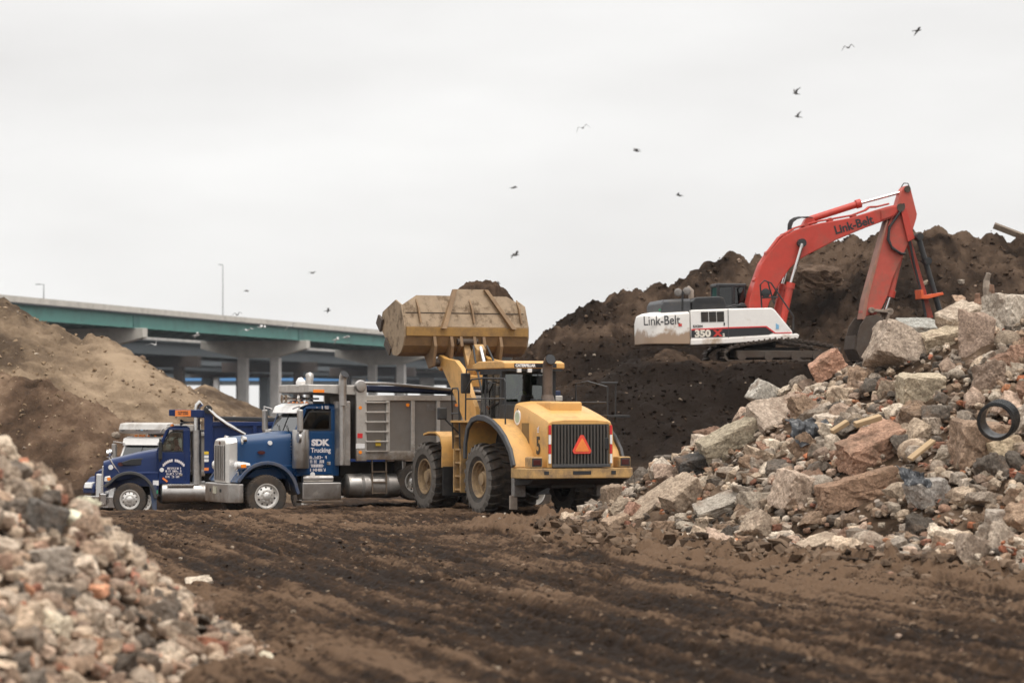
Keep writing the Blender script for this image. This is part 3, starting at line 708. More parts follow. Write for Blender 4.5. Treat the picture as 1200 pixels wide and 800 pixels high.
def pier(xp, top):
    t = empty('bridge_pier', (0, 0, 0)); t.parent = None
    cap = MB().prism([(-.8, top), (-.8, top - 1.7), (7.5, top - 3.6), (16.5, top - 3.6), (24.5, top - 1.7), (24.5, top)], 'x', -1.3, 1.3)
    return cap
lbls = ['concrete hammerhead pier of the teal bridge rising behind tan pile, leftmost', 'second concrete hammerhead pier from left, its twin columns behind tan earth pile', 'concrete hammerhead pier on twin columns above the blue truck cab', 'concrete hammerhead pier behind raised loader bucket', 'farthest concrete hammerhead pier beyond the loader bucket']
for k, xp in enumerate(piers[:5]):
    loc = B0 + BU * xp
    t = empty('bridge_pier', (loc.x, loc.y, 0), rz_b, lbls[k], 'bridge pier', 'hammerhead piers of the teal bridge')
    top = TOPZ - 3.98
    MB().prism([(-1.0, top), (-1.0, top - 1.8), (7.2, top - 3.9), (15.5, top - 3.9), (24.5, top - 1.8), (24.5, top)], 'x', -1.2, 1.2).build('pier_cap', M_CONC, t, .08)
    for y in (6.8, 14.6):
        MB().box(-.95, .95, y - 1.08, y + 1.08, -1.5, top - 3.85).build('column', M_CONG, t, .15)
# second carriageway behind, lower, on dark steel bents
B1 = B0 - BN_ * 34
b2 = empty('highway_bridge', B1, rz_b, 'dark second carriageway beyond the teal bridge, mostly in shadow', 'bridge')
TZ2 = TOPZ - 2.4
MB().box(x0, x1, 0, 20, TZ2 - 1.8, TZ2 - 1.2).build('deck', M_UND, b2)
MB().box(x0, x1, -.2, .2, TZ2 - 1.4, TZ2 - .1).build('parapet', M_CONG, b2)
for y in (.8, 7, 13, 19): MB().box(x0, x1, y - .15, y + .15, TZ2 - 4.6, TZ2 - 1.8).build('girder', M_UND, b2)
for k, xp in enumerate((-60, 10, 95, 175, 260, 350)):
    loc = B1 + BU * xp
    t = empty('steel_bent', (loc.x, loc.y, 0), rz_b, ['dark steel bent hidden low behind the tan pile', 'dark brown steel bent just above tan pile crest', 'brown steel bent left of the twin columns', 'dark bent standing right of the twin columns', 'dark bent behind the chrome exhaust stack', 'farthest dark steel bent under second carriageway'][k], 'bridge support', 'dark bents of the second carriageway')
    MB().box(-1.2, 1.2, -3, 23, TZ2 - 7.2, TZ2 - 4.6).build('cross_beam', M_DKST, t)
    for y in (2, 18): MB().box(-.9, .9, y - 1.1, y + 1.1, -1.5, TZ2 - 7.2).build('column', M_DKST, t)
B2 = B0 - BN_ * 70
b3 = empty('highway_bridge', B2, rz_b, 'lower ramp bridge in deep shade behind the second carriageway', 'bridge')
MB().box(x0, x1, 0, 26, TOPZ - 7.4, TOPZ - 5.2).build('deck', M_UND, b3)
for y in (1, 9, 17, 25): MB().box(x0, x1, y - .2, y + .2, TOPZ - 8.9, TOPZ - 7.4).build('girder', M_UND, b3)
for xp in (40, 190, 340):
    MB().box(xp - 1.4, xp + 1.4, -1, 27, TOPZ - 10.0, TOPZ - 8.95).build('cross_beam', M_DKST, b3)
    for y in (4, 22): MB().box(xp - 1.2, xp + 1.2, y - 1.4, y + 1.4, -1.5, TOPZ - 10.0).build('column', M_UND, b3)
# far crossing viaducts
def viaduct(name, px0, px1, d, ytop, ybot, m, label, pys, mc):
    a = at(px0, ytop, d); b = at(px1, ybot, d)
    t = empty(name, ((a.x + b.x) / 2, d, 0), 0, label, 'bridge')
    hx = (b.x - a.x) / 2
    MB().box(-hx, hx, 0, 10, b.z, a.z).build('girder', m, t)
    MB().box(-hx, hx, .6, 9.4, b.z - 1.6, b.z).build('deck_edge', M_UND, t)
    for px in pys:
        x = at(px, 0, d).x - t.location.x
        MB().box(x - 2.2, x + 2.2, 2, 6, -1.5, b.z - 1.6).build('column', mc, t)
viaduct('viaduct', 150, 640, 900, 430.5, 436.5, M_WHT, 'far white girder viaduct crossing under the highway bridge', (180, 247, 420, 500), M_CONG)
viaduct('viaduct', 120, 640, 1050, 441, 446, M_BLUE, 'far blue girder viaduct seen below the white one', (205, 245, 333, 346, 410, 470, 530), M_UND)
# light poles on the bridge
def pole(px, d_along, hgt, arm, label):
    p = B0 + BU * d_along
    t = empty('street_lamp', (p.x, p.y, TOPZ - .05), rz_b, label, 'street lamp', 'light poles along the bridge')
    MB().tube([(0, 0, 0), (0, 0, hgt)], [.12, .08], 8).build('pole', M_POLE, t)
    MB().tube([(0, 0, hgt - .1), (0, 1.2 * arm, hgt), (0, 2.2 * arm, hgt + .05)], .07, 6).build('arm', M_POLE, t)
    MB().box(-.2, .2, 2.0 * arm, 2.0 * arm + .7, hgt - .1, hgt + .08).build('lamp_head', M_POLE, t, .03)
pole(266, 108, 10.6, .12, 'tall light pole standing on the teal bridge left of centre')
pole(261, 300, 4.0, .5, 'distant light pole just left of the tall one')
pole(49, 18, 2.6, .4, 'short light pole at the far left on the bridge parapet')
# ================================================================== MACHINE MATERIALS
M_YEL = mat('machine_yellow', (.64, .355, .108), .42, dirt=(.33, .21, .105), dscale=1.9, dlo=.48, dhi=.78, vary=.05)
M_YELD = mat('muddy_yellow', (.50, .30, .11), .6, dirt=(.16, .11, .075), dscale=2.2, dlo=.42, dhi=.66, vary=.1)
M_BKT = mat('bucket_steel_shaded', (.22, .132, .062), .6, dirt=(.17, .11, .07), dscale=1.7, dlo=.45, dhi=.72, vary=.2, bump=.01, bscale=6)  # darker brown: shade of the downward-facing shell put into the colour
M_BKTL = mat('bucket_plate_lit', (.29, .205, .125), .6, dirt=(.085, .05, .026), dscale=2.6, dlo=.5, dhi=.66, vary=.16, bump=.01, bscale=6)  # paler: light on the upward-tilted back put into the colour
M_BLK = mat('black_paint', (.018, .018, .019), .45, dirt=(.06, .05, .04), dscale=3, dlo=.5, dhi=.8)
M_RUB = mat('rubber_tread', (.030, .026, .022), .85, dirt=(.085, .06, .042), dscale=5, dlo=.42, dhi=.68, vary=.3)
M_RUBS = mat('dusty_sidewall', (.125, .108, .092), .9, dirt=(.06, .048, .04), dscale=2.4, dlo=.5, dhi=.8, vary=.2)
M_TYR = mat('road_tyre', (.04, .035, .031), .85, dirt=(.085, .06, .042), dscale=4, dlo=.4, dhi=.64, vary=.3)
M_RIMY = mat('dusty_yellow_rim', (.36, .245, .13), .75, dirt=(.16, .115, .08), dscale=4, dlo=.42, dhi=.68)
M_CHR = mat('chrome', (.62, .60, .58), .18, 1.0, dirt=(.3, .24, .19), dscale=2.5, dlo=.55, dhi=.85, vary=.05)
M_CHRW = mat('bright_shell', (.72, .69, .65), .28, .55, dirt=(.35, .29, .24), dscale=2.5, dlo=.55, dhi=.9, vary=.05)
M_STL = mat('stainless', (.47, .445, .42), .34, .9, dirt=(.2, .15, .11), dscale=2.2, dlo=.48, dhi=.8, vary=.1)
M_ALU = mat('brushed_aluminium', (.60, .57, .53), .42, .75, dirt=(.29, .235, .19), dscale=1.6, dlo=.45, dhi=.8, vary=.1)
M_ALUD = mat('dusty_aluminium_panel', (.22, .2, .18), .55, .4, dirt=(.19, .15, .12), dscale=.9, dlo=.42, dhi=.75, vary=.15)
M_BLU2 = mat('mid_blue_paint', (.004, .043, .128), .33, coat=.0, dirt=(.05, .055, .07), dscale=1.5, dlo=.6, dhi=.98, vary=.05, spec=.35)
M_BLU1 = mat('navy_paint', (.006, .021, .092), .33, coat=.0, dirt=(.04, .04, .06), dscale=1.5, dlo=.6, dhi=.98, vary=.05, spec=.35)
M_FND = mat('dusty_blue_fender', (.045, .07, .13), .5, dirt=(.13, .11, .095), dscale=3, dlo=.4, dhi=.7)
M_WHITE = mat('white_paint', (.80, .77, .73), .35, dirt=(.42, .33, .25), dscale=1.8, dlo=.58, dhi=.85, vary=.04, coat=.2)
M_WHITEX = mat('muddy_white_paint', (.80, .75, .70), .4, dirt=(.40, .29, .20), dscale=1.15, dlo=.53, dhi=.68, vary=.04)
def splash(m, axis, z0, z1, col, wob=.35):
    # mud caked on up to an uneven height (it stays where it is whatever the light)
    t = m.node_tree; b = t.nodes['Principled BSDF']; src = b.inputs['Base Color'].links[0].from_socket
    tcn = N(t, 'ShaderNodeTexCoord'); sp = N(t, 'ShaderNodeSeparateXYZ'); L(t, tcn.outputs['Object'], sp.inputs[0])
    n = N(t, 'ShaderNodeTexNoise'); n.inputs['Scale'].default_value = 1.6; n.inputs['Detail'].default_value = 8; n.inputs['Roughness'].default_value = .65; L(t, tcn.outputs['Object'], n.inputs['Vector'])
    ma = N(t, 'ShaderNodeMath', operation='MULTIPLY_ADD'); ma.inputs[1].default_value = -wob * 4; L(t, n.outputs['Fac'], ma.inputs[0]); ad = N(t, 'ShaderNodeMath', operation='ADD'); ad.inputs[1].default_value = wob * 2
    L(t, sp.outputs['Z'], ma.inputs[2]); L(t, ma.outputs[0], ad.inputs[0])
    r = N(t, 'ShaderNodeMapRange'); r.inputs['From Min'].default_value = z1; r.inputs['From Max'].default_value = z0; L(t, ad.outputs[0], r.inputs['Value'])
    mm = N(t, 'ShaderNodeMix', data_type='RGBA'); mm.inputs[7].default_value = tuple(col) + (1,); L(t, r.outputs[0], mm.inputs[0]); L(t, src, mm.inputs[6]); L(t, mm.outputs[2], b.inputs['Base Color'])
M_CWT = mat('muddy_counterweight', (.80, .76, .71), .4, dirt=(.5, .42, .34), dscale=1.15, dlo=.58, dhi=.75, vary=.04)
splash(M_CWT, 'z', 1.05, 1.25, (.36, .25, .17), .32)
M_RED = mat('excavator_red', (.48, .046, .028), .45, dirt=(.25, .085, .06), dscale=1.3, dlo=.48, dhi=.82, vary=.1)
M_REDD = mat('worn_red', (.46, .075, .05), .55, dirt=(.27, .12, .085), dscale=1.6, dlo=.5, dhi=.74, vary=.1)
M_STEELW = mat('worn_steel', (.33, .27, .22), .55, .4, dirt=(.18, .12, .08), dscale=2, dlo=.42, dhi=.7)
M_IRON = mat('muddy_iron', (.085, .066, .052), .7, .2, dirt=(.07, .046, .032), dscale=2, dlo=.4, dhi=.65, vary=.25)
M_DKG = mat('dark_grey_plastic', (.055, .055, .058), .5, dirt=(.11, .095, .08), dscale=2, dlo=.5, dhi=.8)
M_GRY = mat('grey_metal', (.25, .235, .22), .5, .4, dirt=(.13, .1, .08), dscale=3, dlo=.45, dhi=.75)
M_UNDR = mat('underbody', (.022, .019, .017), .8, dirt=(.05, .037, .028), dscale=2, dlo=.45, dhi=.7)
M_GLS = glassmat('cab_glass', (.36, .44, .41), .10); M_GLD = glassmat('dark_interior_glass', (.16, .19, .185), .03); M_GLL = glassmat('clear_glass', (.68, .72, .7), .05)  # the darkest tint stands in for unlit cab interiors
M_AMB = mat('amber_lens', (.75, .22, .02), .2, coat=.5, emit=(1, .25, .02, .15)); M_LENS = mat('clear_lens', (.75, .73, .7), .12, .2, coat=.8)
M_REDL = mat('red_lens', (.07, .014, .012), .2, coat=.5); M_ORG = mat('orange_sign', (.85, .24, .05), .55); M_SIGNR = mat('red_border', (.75, .07, .04), .5)
M_RFR = mat('red_tape', (.62, .03, .035), .4); M_RFW = mat('white_tape', (.82, .80, .78), .4); M_INK = mat('black_ink', (.02, .02, .022), .5)
M_LET = mat('white_letters', (.72, .66, .66), .5); M_LETC = mat('cream_letters', (.74, .68, .58), .5); M_LETR = mat('red_letters', (.55, .04, .03), .5)
M_SKIN = mat('skin', (.38, .22, .15), .6); M_HIV = mat('yellow_vest', (.62, .72, .10), .7); M_SHIRT = mat('maroon_shirt', (.25, .05, .05), .8); M_HAIR = mat('dark_hair', (.02, .016, .013), .7)
M_DARKS = mat('dark_clothes', (.03, .032, .038), .85); M_YST = mat('yellow_sticker', (.75, .5, .04), .5); M_GRN = mat('green_cap', (.03, .32, .14), .5)
M_LBL = mat('light_blue_sign', (.2, .42, .62), .5); M_TARP = mat('navy_tarp', (.012, .02, .06), .6); M_TARPB = mat('black_tarp', (.02, .02, .022), .7)
M_SOILB = soilmat('bucket_soil', (.022, .015, .011), (.062, .041, .029), (.14, .09, .06), scale=2.5, bump=.05)

def skin_mesh(name, verts, edges, radii, m, parent=None, sub=2):
    me = bpy.data.meshes.new(name); me.from_pydata(verts, edges, []); me.materials.append(m)
    o = bpy.data.objects.new(name, me); COL.objects.link(o)
    if parent: o.parent = parent
    md = o.modifiers.new('skin', 'SKIN'); md.use_smooth_shade = True
    sv = me.skin_vertices if len(me.skin_vertices) else None
    if sv is None:
        bm = bmesh.new(); bm.from_mesh(me); bm.verts.layers.skin.verify(); bm.to_mesh(me); bm.free(); sv = me.skin_vertices
    for i, r in enumerate(radii): sv[0].data[i].radius = (r, r) if not isinstance(r, tuple) else r
    sv[0].data[0].use_root = True
    ss = o.modifiers.new('sub', 'SUBSURF'); ss.levels = sub; ss.render_levels = sub
    return o
def seated_person(loc, rz, label, vest, shirt, hat=None, lean=.04):
    """driver on a seat: pelvis at the origin, facing +x, hands forward on the wheel"""
    t = empty('person', loc, rz, label, 'person')
    V = [(0, 0, 0), (.01, 0, .16), (lean, 0, .34), (lean, 0, .48), (lean + .02, 0, .565), (lean + .04, 0, .64), (lean + .05, 0, .73), (lean + .05, 0, .80)]
    E = [(i, i + 1) for i in range(7)]; r = [(.15, .17), (.13, .16), (.14, .18), (.11, .16), .058, (.085, .075), (.1, .082), (.07, .06)]
    for s in (-1, 1):
        b = len(V)
        V += [(lean, s * .2, .45), (.10, s * .25, .22), (.36, s * .16, .26), (.45, s * .14, .28)]; E += [(3, b), (b, b + 1), (b + 1, b + 2), (b + 2, b + 3)]; r += [.062, .05, .038, .045]
        b = len(V)
        V += [(.06, s * .1, -.02), (.44, s * .13, .02), (.50, s * .13, -.38), (.62, s * .13, -.42)]; E += [(0, b), (b, b + 1), (b + 1, b + 2), (b + 2, b + 3)]; r += [.1, .07, .05, .045]
        for k in range(4):    # fingers folded over the rim
            f = len(V); yy = s * (.12 + .018 * k)
            V += [(.48, yy, .30 - .004 * k), (.52, yy, .28), (.505, yy, .25)]; E += [(b - 1, f), (f, f + 1), (f + 1, f + 2)]; r += [.010, .009, .008]
    skin_mesh('body', V, E, r, shirt, t)
    hd = skin_mesh('head', [(lean + .05, 0, .60), (lean + .05, 0, .67), (lean + .06, 0, .76), (lean + .055, 0, .83), (lean + .155, 0, .745)], [(0, 1), (1, 2), (2, 3), (2, 4)], [.058, (.08, .072), (.1, .082), (.075, .068), .018], M_SKIN, t)
    for s in (-1, 1): MB().box(lean + .135, lean + .152, s * .035 - .012, s * .035 + .012, .765, .78).build('eye', M_INK, hd)
    skin_mesh('hair' if not hat else 'cap', [(lean + .02, 0, .79), (lean + .035, 0, .86)], [(0, 1)], [(.105, .092), (.08, .075)], hat or M_HAIR, t)
    skin_mesh('vest', [(0, 0, .02), (.01, 0, .18), (lean, 0, .34), (lean, 0, .47)], [(0, 1), (1, 2), (2, 3)], [(.15, .18), (.15, .18), (.16, .2), (.13, .17)], vest, t)
    return t
def bolt_ring(mb, c, r, n, br, t0, t1, axis='y'):
    for k in range(n):
        a = 2 * math.pi * (k + .5) / n
        if axis == 'y': p = Vector(c) + Vector((r * math.cos(a), 0, r * math.sin(a))); mb.cyl(p + Vector((0, t0, 0)), p + Vector((0, t1, 0)), br, n=7)
    return mb

for m_ in (M_BLU1, M_BLU2): splash(m_, 'z', .55, 1.0, (.11, .085, .065), .3)
splash(M_YEL, 'z', .8, 1.35, (.24, .155, .085), .35); splash(M_STL, 'z', .2, .75, (.16, .115, .08), .3); splash(M_ALU, 'z', 1.35, 1.75, (.2, .15, .11), .35)
# ================================================================== WHEEL LOADER
LPHI = 24.0
ld = empty('wheel_loader', (.54, 73.75, -.05), R(90 + LPHI), 'yellow articulated wheel loader seen from behind with its full bucket raised', 'wheel loader')
def loader_wheel(x, y, s):
    """s=+1: outer face towards +y"""
    w_ = .37
    tb = MB().lathe([(.47, -.30), (.60, -.37), (.76, -.378), (.85, -.345), (.875, -.25), (.88, 0), (.875, .25), (.85, .345), (.76, .378), (.60, .37), (.47, .30)], (0, 0, 0), 'y', 56, cap=False)
    n = 22
    for k in range(n):
        for sd_ in (-1, 1):
            a0 = 2 * math.pi * (k + (.5 if sd_ > 0 else 0)) / n
            secs = []
            for t, da, rr, hw in ((.0, -.055, .895, .045), (.14, -.02, .935, .05), (.27, .02, .935, .055), (.355, .03, .90, .06), (.388, .03, .80, .05)):
                a = a0 + da
                ring = []
                for q, rad in ((-hw, rr - .12 if t < .35 else rr - .05), (hw, rr - .12 if t < .35 else rr - .05), (hw * .8, rr), (-hw * .8, rr)):
                    ring.append((rad * math.cos(a + q), sd_ * t, rad * math.sin(a + q)))
                secs.append(ring)
            tb.loft(secs)
    ty = tb.build('tyre', M_RUB, None, 0, False)
    ty.data.materials.append(M_RUBS)
    for p in ty.data.polygons:
        c_ = p.center
        if abs(c_.y) > .34 and math.hypot(c_.x, c_.z) < .93 and abs(p.normal.y) > .35: p.material_index = 1
    wh = empty('wheel', (x, y, .93)); wh.parent = ld
    wh.rotation_euler = (0, random.uniform(0, 6), 0)
    ty.parent = wh
    rm = MB().lathe([(.485, .285 * s), (.475, .325 * s), (.445, .32 * s), (.43, .24 * s), (.41, .235 * s), (.40, .14 * s), (.37, .13 * s), (.36, .0 * s), (.30, -.02 * s), (.29, .09 * s), (.22, .12 * s), (.21, .2 * s), (.17, .22 * s), (.16, .27 * s), (.0, .28 * s)], (0, 0, 0), 'y', 40, cap=False)
    bolt_ring(rm, (0, 0, 0), .315, 16, .018, .02 * s, .085 * s)
    rm.build('rim', M_RIMY, wh, 0, True)
    return wh
for x in (0, 3.7):
    for s in (1, -1): loader_wheel(x, s * 1.2, s)
# axles, frames
for x in (0, 3.7): MB().tube([(x, -1.0, .93), (x, -.45, .93), (x, 0, .93), (x, .45, .93), (x, 1.0, .93)], [.2, .22, .42, .22, .2], 14).build('axle', M_UNDR, ld, 0, True)
MB().box(-2.5, 1.6, -.62, .62, .75, 1.6).box(1.5, 2.2, -.3, .3, .8, 1.5).box(-.9, 1.75, -.72, .72, 1.6, 2.38).build('rear_frame', M_UNDR, ld, .04)
fr = MB().prism([(2.0, .75), (2.0, 2.2), (2.35, 2.75), (2.75, 2.75), (3.3, 1.9), (4.3, 1.5), (4.6, .9), (3.6, .7)], 'y', .42, .62)
fr.prism([(2.0, .75), (2.0, 2.2), (2.35, 2.75), (2.75, 2.75), (3.3, 1.9), (4.3, 1.5), (4.6, .9), (3.6, .7)], 'y', -.62, -.42)
fr.box(2.05, 2.2, -.45, .45, .8, 2.2).build('front_frame', M_YEL, ld, .02)
# engine hood
def hsec(x, hw, z0, z1, r=.14):
    return [(x, hw, z0), (x, hw + .02, z1 - r - .3), (x, hw, z1 - r), (x, hw - r * .3, z1 - r * .3), (x, hw - r, z1), (x, hw * .45, z1 + .035), (x, -hw * .45, z1 + .035), (x, -hw + r, z1), (x, -hw + r * .3, z1 - r * .3), (x, -hw, z1 - r), (x, -hw - .02, z1 - r - .3), (x, -hw, z0)]
hd = MB().loft([hsec(-2.86, .90, 1.28, 2.42), hsec(-2.78, .91, 1.28, 2.47), hsec(-2.2, .91, 1.28, 2.63), hsec(-1.5, .90, 1.28, 2.80), hsec(-1.0, .88, 1.28, 2.88), hsec(-.75, .86, 1.28, 2.90)]).build('hood', M_YEL, ld, 0, True)
MB().box(-2.05, -1.15, -.45, .45, 2.66, 2.92).build('hood_scoop', M_YEL, hd, .05)
MB().box(-1.8, -1.35, .895, .925, 1.45, 2.38).build('side_vent', mat('vent_mesh', (.2, .125, .045), .8), hd)
MB().box(-1.02, -1.0, .885, .897, 1.3, 2.75).build('panel_seam', M_INK, hd)
g = MB().box(-2.9, -2.84, -.78, .78, 1.3, 2.36); gm = g.build('grille', M_BLK, ld)
gb = MB()
for k in range(17): y = -.72 + k * .09; gb.box(-2.95, -2.895, y - .022, y + .022, 1.36, 2.33)
gb.build('grille_bars', mat('grille_steel', (.075, .066, .056), .6, .2, dirt=(.07, .055, .045), dscale=3), ld, .006)
MB().box(-2.97, -2.895, -.8, .8, 1.28, 1.36).build('grille_sill', M_DKG, ld, .01)
MB().box(-2.97, -2.91, -.76, -.64, 1.72, 2.02).build('grille_latch', M_BLK, ld, .02)
for s in (1, -1):
    for k, (m_, z) in enumerate(((M_RFR, 2.1), (M_RFW, 1.86), (M_RFR, 1.62), (M_RFW, 1.38))):
        MB().box(-2.90, -2.868, s * .845 - .03, s * .845 + .03, z, z + .23).build('reflector', m_, ld)
# slow-vehicle triangle
tri = lambda h, c, cut: [(-h + cut, c - h * .62), (h - cut, c - h * .62), (h - cut * .4, c - h * .62 + cut), (cut * .6, c + h * .98), (-cut * .6, c + h * .98), (-h + cut * .4, c - h * .62 + cut)]
sg = MB().prism([(p[0], p[1]) for p in tri(.29, 1.80, .07)], 'x', -2.975, -2.955).build('slow_vehicle_emblem', M_SIGNR, ld)
MB().prism([(p[0], p[1]) for p in tri(.2, 1.80, .02)], 'x', -2.985, -2.973).build('emblem_centre', M_ORG, sg)
yv = lambda x, z, y=.925: face_mtx((x, y, z), (-1, 0, 0), (0, 0, 1))
text('fleet_number', '5', .62, M_INK, ld, yv(-2.38, 1.80, .935), .014, .8)
text('lettering', 'HL', .13, M_LET, ld, face_mtx((-2.38, .935, 2.22), (0, 0, 1), (1, 0, 0)), .006)
st = MB().cyl((-1.05, .885, 2.52), (-1.05, .912, 2.52), .19, n=28).build('round_sticker', M_RFW, ld)
MB().cyl((-1.05, .91, 2.52), (-1.05, .916, 2.52), .14, n=24).build('sticker_mark', mat('sage_print', (.42, .5, .38), .6), st)
# bumper counterweight with lamp pods
cw = MB().prism([(-2.95, -1.38), (-2.95, 1.38), (-2.8, 1.5), (-1.95, 1.5), (-1.95, -1.5), (-2.8, -1.5)], 'z', 1.0, 1.26).build('counterweight', M_YELD, ld, .025)
MB().prism([(-2.9, .98), (-1.9, .98), (-1.6, .8), (-2.6, .86)], 'y', -1.3, 1.3).build('counterweight_base', M_UNDR, cw)
for y0 in (-.95, -.26, .9): MB().box(-2.957, -2.93, y0, y0 + (.5 if y0 == -.26 else .13), 1.10, 1.19).build('slot', M_INK, cw)
for s in (1, -1):
    p = MB().box(-2.93, -2.55, s * 1.22 - .16, s * 1.22 + .16, 1.26, 1.54).build('lamp_pod', M_YELD, ld, .03)
    MB().box(-2.945, -2.925, s * 1.22 - .1, s * 1.22 + .1, 1.34, 1.48).build('tail_lamp', M_REDL, p, .008)
    MB().box(-2.94, -2.92, s * 1.22 - .13, s * 1.22 + .13, 1.31, 1.51).build('lamp_bezel', M_BLK, p)
# fenders
def strip(pts, y0, y1, th):
    """sheet of thickness th bent along an outline in the xz plane"""
    secs = []; n = len(pts)
    for k in range(n):
        a = pts[max(k - 1, 0)]; b = pts[min(k + 1, n - 1)]
        d = Vector((b[0] - a[0], 0, b[1] - a[1])).normalized(); nn = Vector((d.z, 0, -d.x)) * th; p = pts[k]
        secs.append([(p[0], y0, p[1]), (p[0], y1, p[1]), (p[0] + nn.x, y1, p[1] + nn.z), (p[0] + nn.x, y0, p[1] + nn.z)])
    return MB().loft(secs)
ARC = [(.78, 1.45), (.76, 1.85), (.62, 2.2), (.36, 2.38), (0, 2.44), (-.45, 2.42), (-.85, 2.33), (-1.25, 2.17), (-1.62, 1.95), (-1.95, 1.65), (-2.15, 1.26)]
for s in (1, -1):
    y0, y1 = (.7, 1.52) if s > 0 else (-1.52, -.7)
    f = strip(ARC, y0, y1, .05).build('rear_fender', M_YEL, ld, 0, True)
    strip(ARC, s * 1.49 if s > 0 else -1.58, 1.58 if s > 0 else -1.49, .15).build('fender_lip', M_DKG, f, .02, True)
    q = (.82, 1.6) if s > 0 else (-1.6, -.82)
    ff = strip([(2.28, 1.2), (2.26, 1.75), (2.42, 2.02), (2.75, 2.14), (3.25, 2.14), (3.6, 2.08)], q[0], q[1], .05).build('front_fender', M_YEL, ld, 0, True)
    MB().box(2.27, 2.31, q[0] + .03, q[1] - .02, .45, 1.22).build('mudflap', M_BLK, ff, .01)
    MB().box(-1.75, -1.55, s * 1.15 - .16, s * 1.15 + .16, .52, 1.0).build('rear_step_bracket', M_GRY, ld, .02)
    MB().box(-1.72, -1.62, s * 1.3 - .1, s * 1.3 + .1, .2, .56).build('rear_step', M_STEELW, ld, .02)
# ladder
lad = MB()
for x in (1.42, 1.86): lad.box(x - .03, x + .03, 1.2, 1.45, .55, 2.42)
for z in (.6, .95, 1.3, 1.65, 2.0): lad.box(1.4, 1.88, 1.15, 1.42, z, z + .05)
lad.build('ladder', M_YELD, ld, .01)
MB().box(.1, 1.95, .7, 1.5, 2.38, 2.44).box(.1, 1.95, -1.5, -.7, 2.38, 2.44).build('walkway', M_YEL, ld, .01)
# cab
cabp = MB()
for y in (.72, -.72):
    cabp.bar((.34, y, 2.38), (.30, y, 3.74), .12, .12); cabp.bar((1.72, y, 2.4), (1.5, y, 3.74), .07, .07); cabp.bar((.85, y, 2.4), (.85, y, 3.74), .2, .06, up=(0, 1, 0))
cabp.box(.28, 1.7, -.76, .76, 3.64, 3.75); cabp.box(.28, 1.76, -.76, .76, 2.36, 2.5); cabp.box(.28, .36, -.76, .76, 2.4, 2.92)
cabp.box(-.75, .3, -.78, .78, 2.34, 2.86)
cb_ = cabp.build('cab', M_BLK, ld, .015)
MB().box(.33, .345, -.68, .68, 2.9, 3.66).build('rear_window', M_GLS, cb_)
for s in (1, -1): MB().prism([(.38, 2.5), (1.7, 2.5), (1.49, 3.66), (.38, 3.66)], 'y', s * .735, s * .75).build('side_window', M_GLS, cb_)
MB().hexa([(1.70, -.68, 2.5), (1.715, -.68, 2.5), (1.715, .68, 2.5), (1.70, .68, 2.5), (1.47, -.68, 3.68), (1.485, -.68, 3.68), (1.485, .68, 3.68), (1.47, .68, 3.68)]).build('windscreen', M_GLS, cb_)
MB().box(.42, .52, -.2, .2, 2.6, 3.1).box(.4, .95, -.28, .28, 2.55, 2.75).build('driver_seat', M_BLK, cb_, .05)
MB().box(1.35, 1.55, -.45, .45, 2.5, 2.95).build('dashboard', M_BLK, cb_, .04)
rf = MB().prism([(-.12, 3.78), (-.12, 3.93), (.1, 3.985), (1.6, 3.985), (1.98, 3.9), (1.98, 3.78)], 'y', -.86, .86).build('cab_roof', M_YEL, ld, .03)
MB().box(-.1, 1.9, -.8, .8, 3.72, 3.79).build('roof_lining', M_BLK, rf)
MB().box(-.128, -.115, -.62, .58, 3.805, 3.915).build('name_band', M_INK, rf)
text('lettering', 'CATERPILLAR', .1, M_RFW, rf, face_mtx((-.131, .27, 3.858), (0, -1, 0), (0, 0, 1)), .006, .92)
for y in (.45, .15, -.25): MB().box(-.16, -.08, y - .06, y + .06, 3.68, 3.78).build('work_lamp', M_LENS, rf, .01)
MB().box(.1, .16, -.35, -.18, 3.38, 3.6).tube([(.12, -.2, 3.6), (.12, -.2, 3.75)], .015, 6).build('rear_mirror', M_BLK, ld, .01)
# exhaust stack
ex = MB().tube([(-.3, -.28, 2.85), (-.3, -.28, 3.1)], [.22, .15], 16); ex.tube([(-.3, -.28, 3.05), (-.3, -.28, 3.75), (-.33, -.28, 3.9), (-.42, -.28, 3.99), (-.5, -.28, 4.02)], [.13, .13, .135, .145, .15], 18, cap=False)
exo = ex.build('exhaust_stack', mat('scorched_steel', (.16, .12, .095), .55, .5, dirt=(.08, .055, .04), dscale=3), ld, 0, True)
MB().cyl((-.47, -.28, 4.012), (-.5, -.28, 4.022), .135, n=18).build('exhaust_mouth', M_INK, exo)
MB().tube([(-.45, .1, 2.85), (-.45, .1, 3.0)], [.16, .16], 14).build('air_precleaner', M_BLK, ld, .02)
# rails, mirrors
def rail(pts, r=.022, name='handrail', par=None): return MB().tube(pts, r, 8).build(name, M_BLK, par or ld, 0, True)
y = 1.42
rail([(1.12, y, 2.44), (1.10, y, 3.2), (.72, y, 3.5), (-.0, y, 3.53), (-1.38, y, 3.5), (-1.45, y, 3.42), (-1.45, y, 2.35)])
rail([(1.10, y, 3.0), (-1.45, y, 3.0)])
for xx in (-.2,): rail([(xx, y, 2.48), (xx, y, 3.5)])
rail([(1.40, 1.46, 1.7), (1.40, 1.5, 3.2), (1.46, 1.5, 3.28), (1.80, 1.5, 3.28), (1.86, 1.5, 3.2), (1.86, 1.46, 1.7)])
rail([(1.40, 1.5, 2.62), (1.86, 1.5, 2.62)])
rail([(1.2, .8, 2.6), (1.25, .82, 3.2), (.95, .82, 3.45), (.55, .82, 3.4), (.6, .82, 2.9), (1.1, .82, 2.75)], .018)
